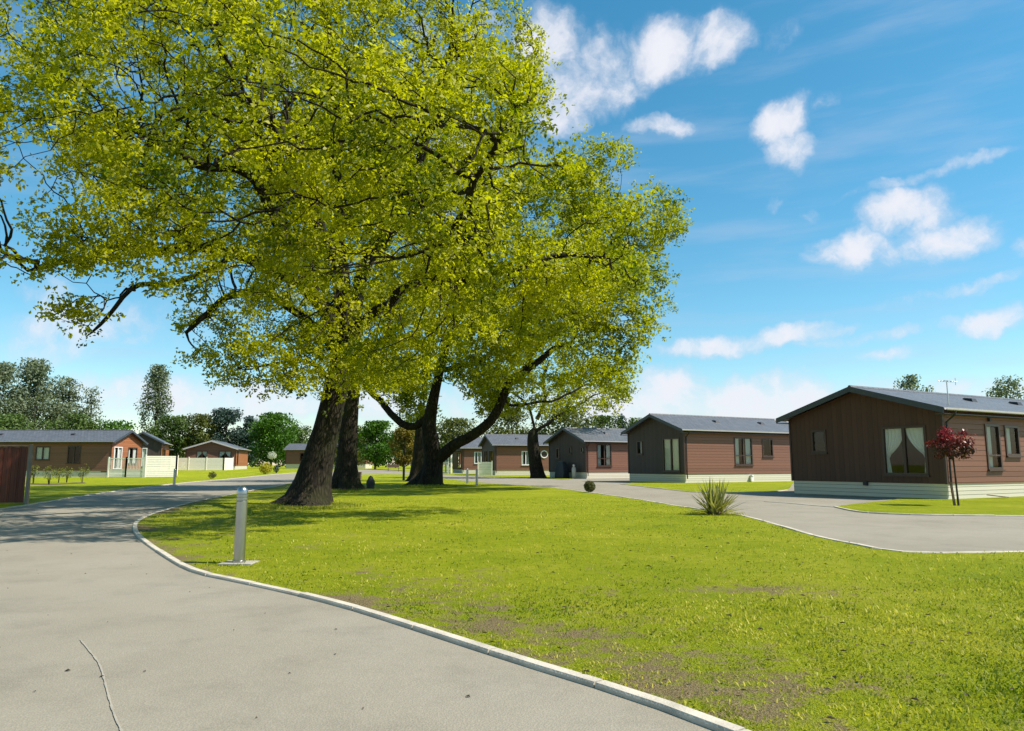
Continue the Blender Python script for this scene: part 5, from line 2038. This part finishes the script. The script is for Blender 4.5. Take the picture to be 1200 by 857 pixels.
for k in range(78):
    d = unit(rg.normal(size=(1, 3)))[0]
    c = np.array([-.03, 0, 1.76]) + d * np.array([.60, .58, .50]) * (rg.random() ** .4)
    m = int(rg.integers(12, 34))
    dd = unit(rg.normal(size=(m, 3)))
    C.append(c + dd * (rg.random((m, 1)) ** .5) * np.array([.17, .17, .13]))
    D_.append(dd)
C, D_ = np.concatenate(C), np.concatenate(D_)
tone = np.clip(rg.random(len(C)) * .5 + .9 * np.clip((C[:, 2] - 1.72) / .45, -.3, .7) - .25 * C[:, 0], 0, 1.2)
leaves_mesh('crown', C, unit(D_ + rg.normal(size=C.shape) * .6 + np.array([0, 0, .5])), .085 * rg.uniform(.6, 1.3, len(C)), tone, M['red'], t, 4, .6)

# covered barbecue and gas bottle against the third lodge gable
side_d, gab_d = Vector((.87, .49)), Vector((-.49, .87))
p = Vector(A3) + gab_d * 2.7 - side_d * .75
t = empty('covered_barbecue', (p.x, p.y, 0), YAW)
tag(t, 'barbecue under a black cover against the dark grey gable', 'barbecue')
mb = MB()
mb.add([(-.34, -.72, .02), (.34, -.72, .02), (.34, .72, .02), (-.34, .72, .02), (-.30, -.66, .95), (.30, -.66, .95), (.30, .66, .95), (-.30, .66, .95),
        (-.14, -.34, 1.5), (.18, -.34, 1.5), (.18, .36, 1.5), (-.14, .36, 1.5)],
       [(0, 1, 5, 4), (1, 2, 6, 5), (2, 3, 7, 6), (3, 0, 4, 7), (4, 5, 9, 8), (5, 6, 10, 9), (6, 7, 11, 10), (7, 4, 8, 11), (8, 9, 10, 11), (3, 2, 1, 0)])
mb.build('cover', M['dark'], t, True, bevel=.05)
for (sx, sy) in ((-.25, -.6), (.25, -.6), (-.25, .6), (.25, .6)):
    mb = MB()
    mb.lathe([(.05, 0), (.05, .06)], 12, (sx * 1.35, sy * 1.1, 0))
    mb.build('wheel', M['dark'], t)
p = Vector(A3) + gab_d * 1.15 - side_d * .5
t = empty('gas_bottle', (p.x, p.y, 0))
tag(t, 'pale grey upright gas bottle between the barbecue and the lodge corner', 'gas bottle')
mb = MB()
mb.lathe([(.16, 0), (.19, .04), (.19, .86), (.17, .96), (.10, 1.04), (.06, 1.07)], 20)
mb.build('cylinder', M['gutter'], t, True)
mb = MB()
mb.lathe([(.11, 1.06), (.12, 1.1), (.12, 1.22), (.1, 1.24)], 16)
mb.build('valve_guard', M['metal'], t, True)

# bench on the far lawn
g = G(461, 552.6)
t = empty('bench', (*g, LZ + H(*g)), R(10))
tag(t, 'brown wooden bench far off on the lawn under the golden tree', 'bench')
for nm, a, b_ in (('seat', (-.8, -.22, .42), (.8, .22, .47)), ('backrest', (-.8, .20, .52), (.8, .25, .92)), ('leg', (-.75, -.2, -.04), (-.67, .22, .42)), ('leg', (.67, -.2, -.04), (.75, .22, .42))):
    mb = MB()
    mb.box(a, b_)
    mb.build(nm, M['timber'], t)

# loose board lying by the skirting of the nearest lodge
p = Vector(A1) + side_d * 2.2 - gab_d * .5
t = MB()
t.bar((-.35, 0, .10), (.35, .05, .02), .16, .025)
o = t.build('board', M['timber'])
o.location = (p.x, p.y, LZ + .02)
tag(o, 'loose brown board lying on the grass by the pale skirting near the red tree', 'board')
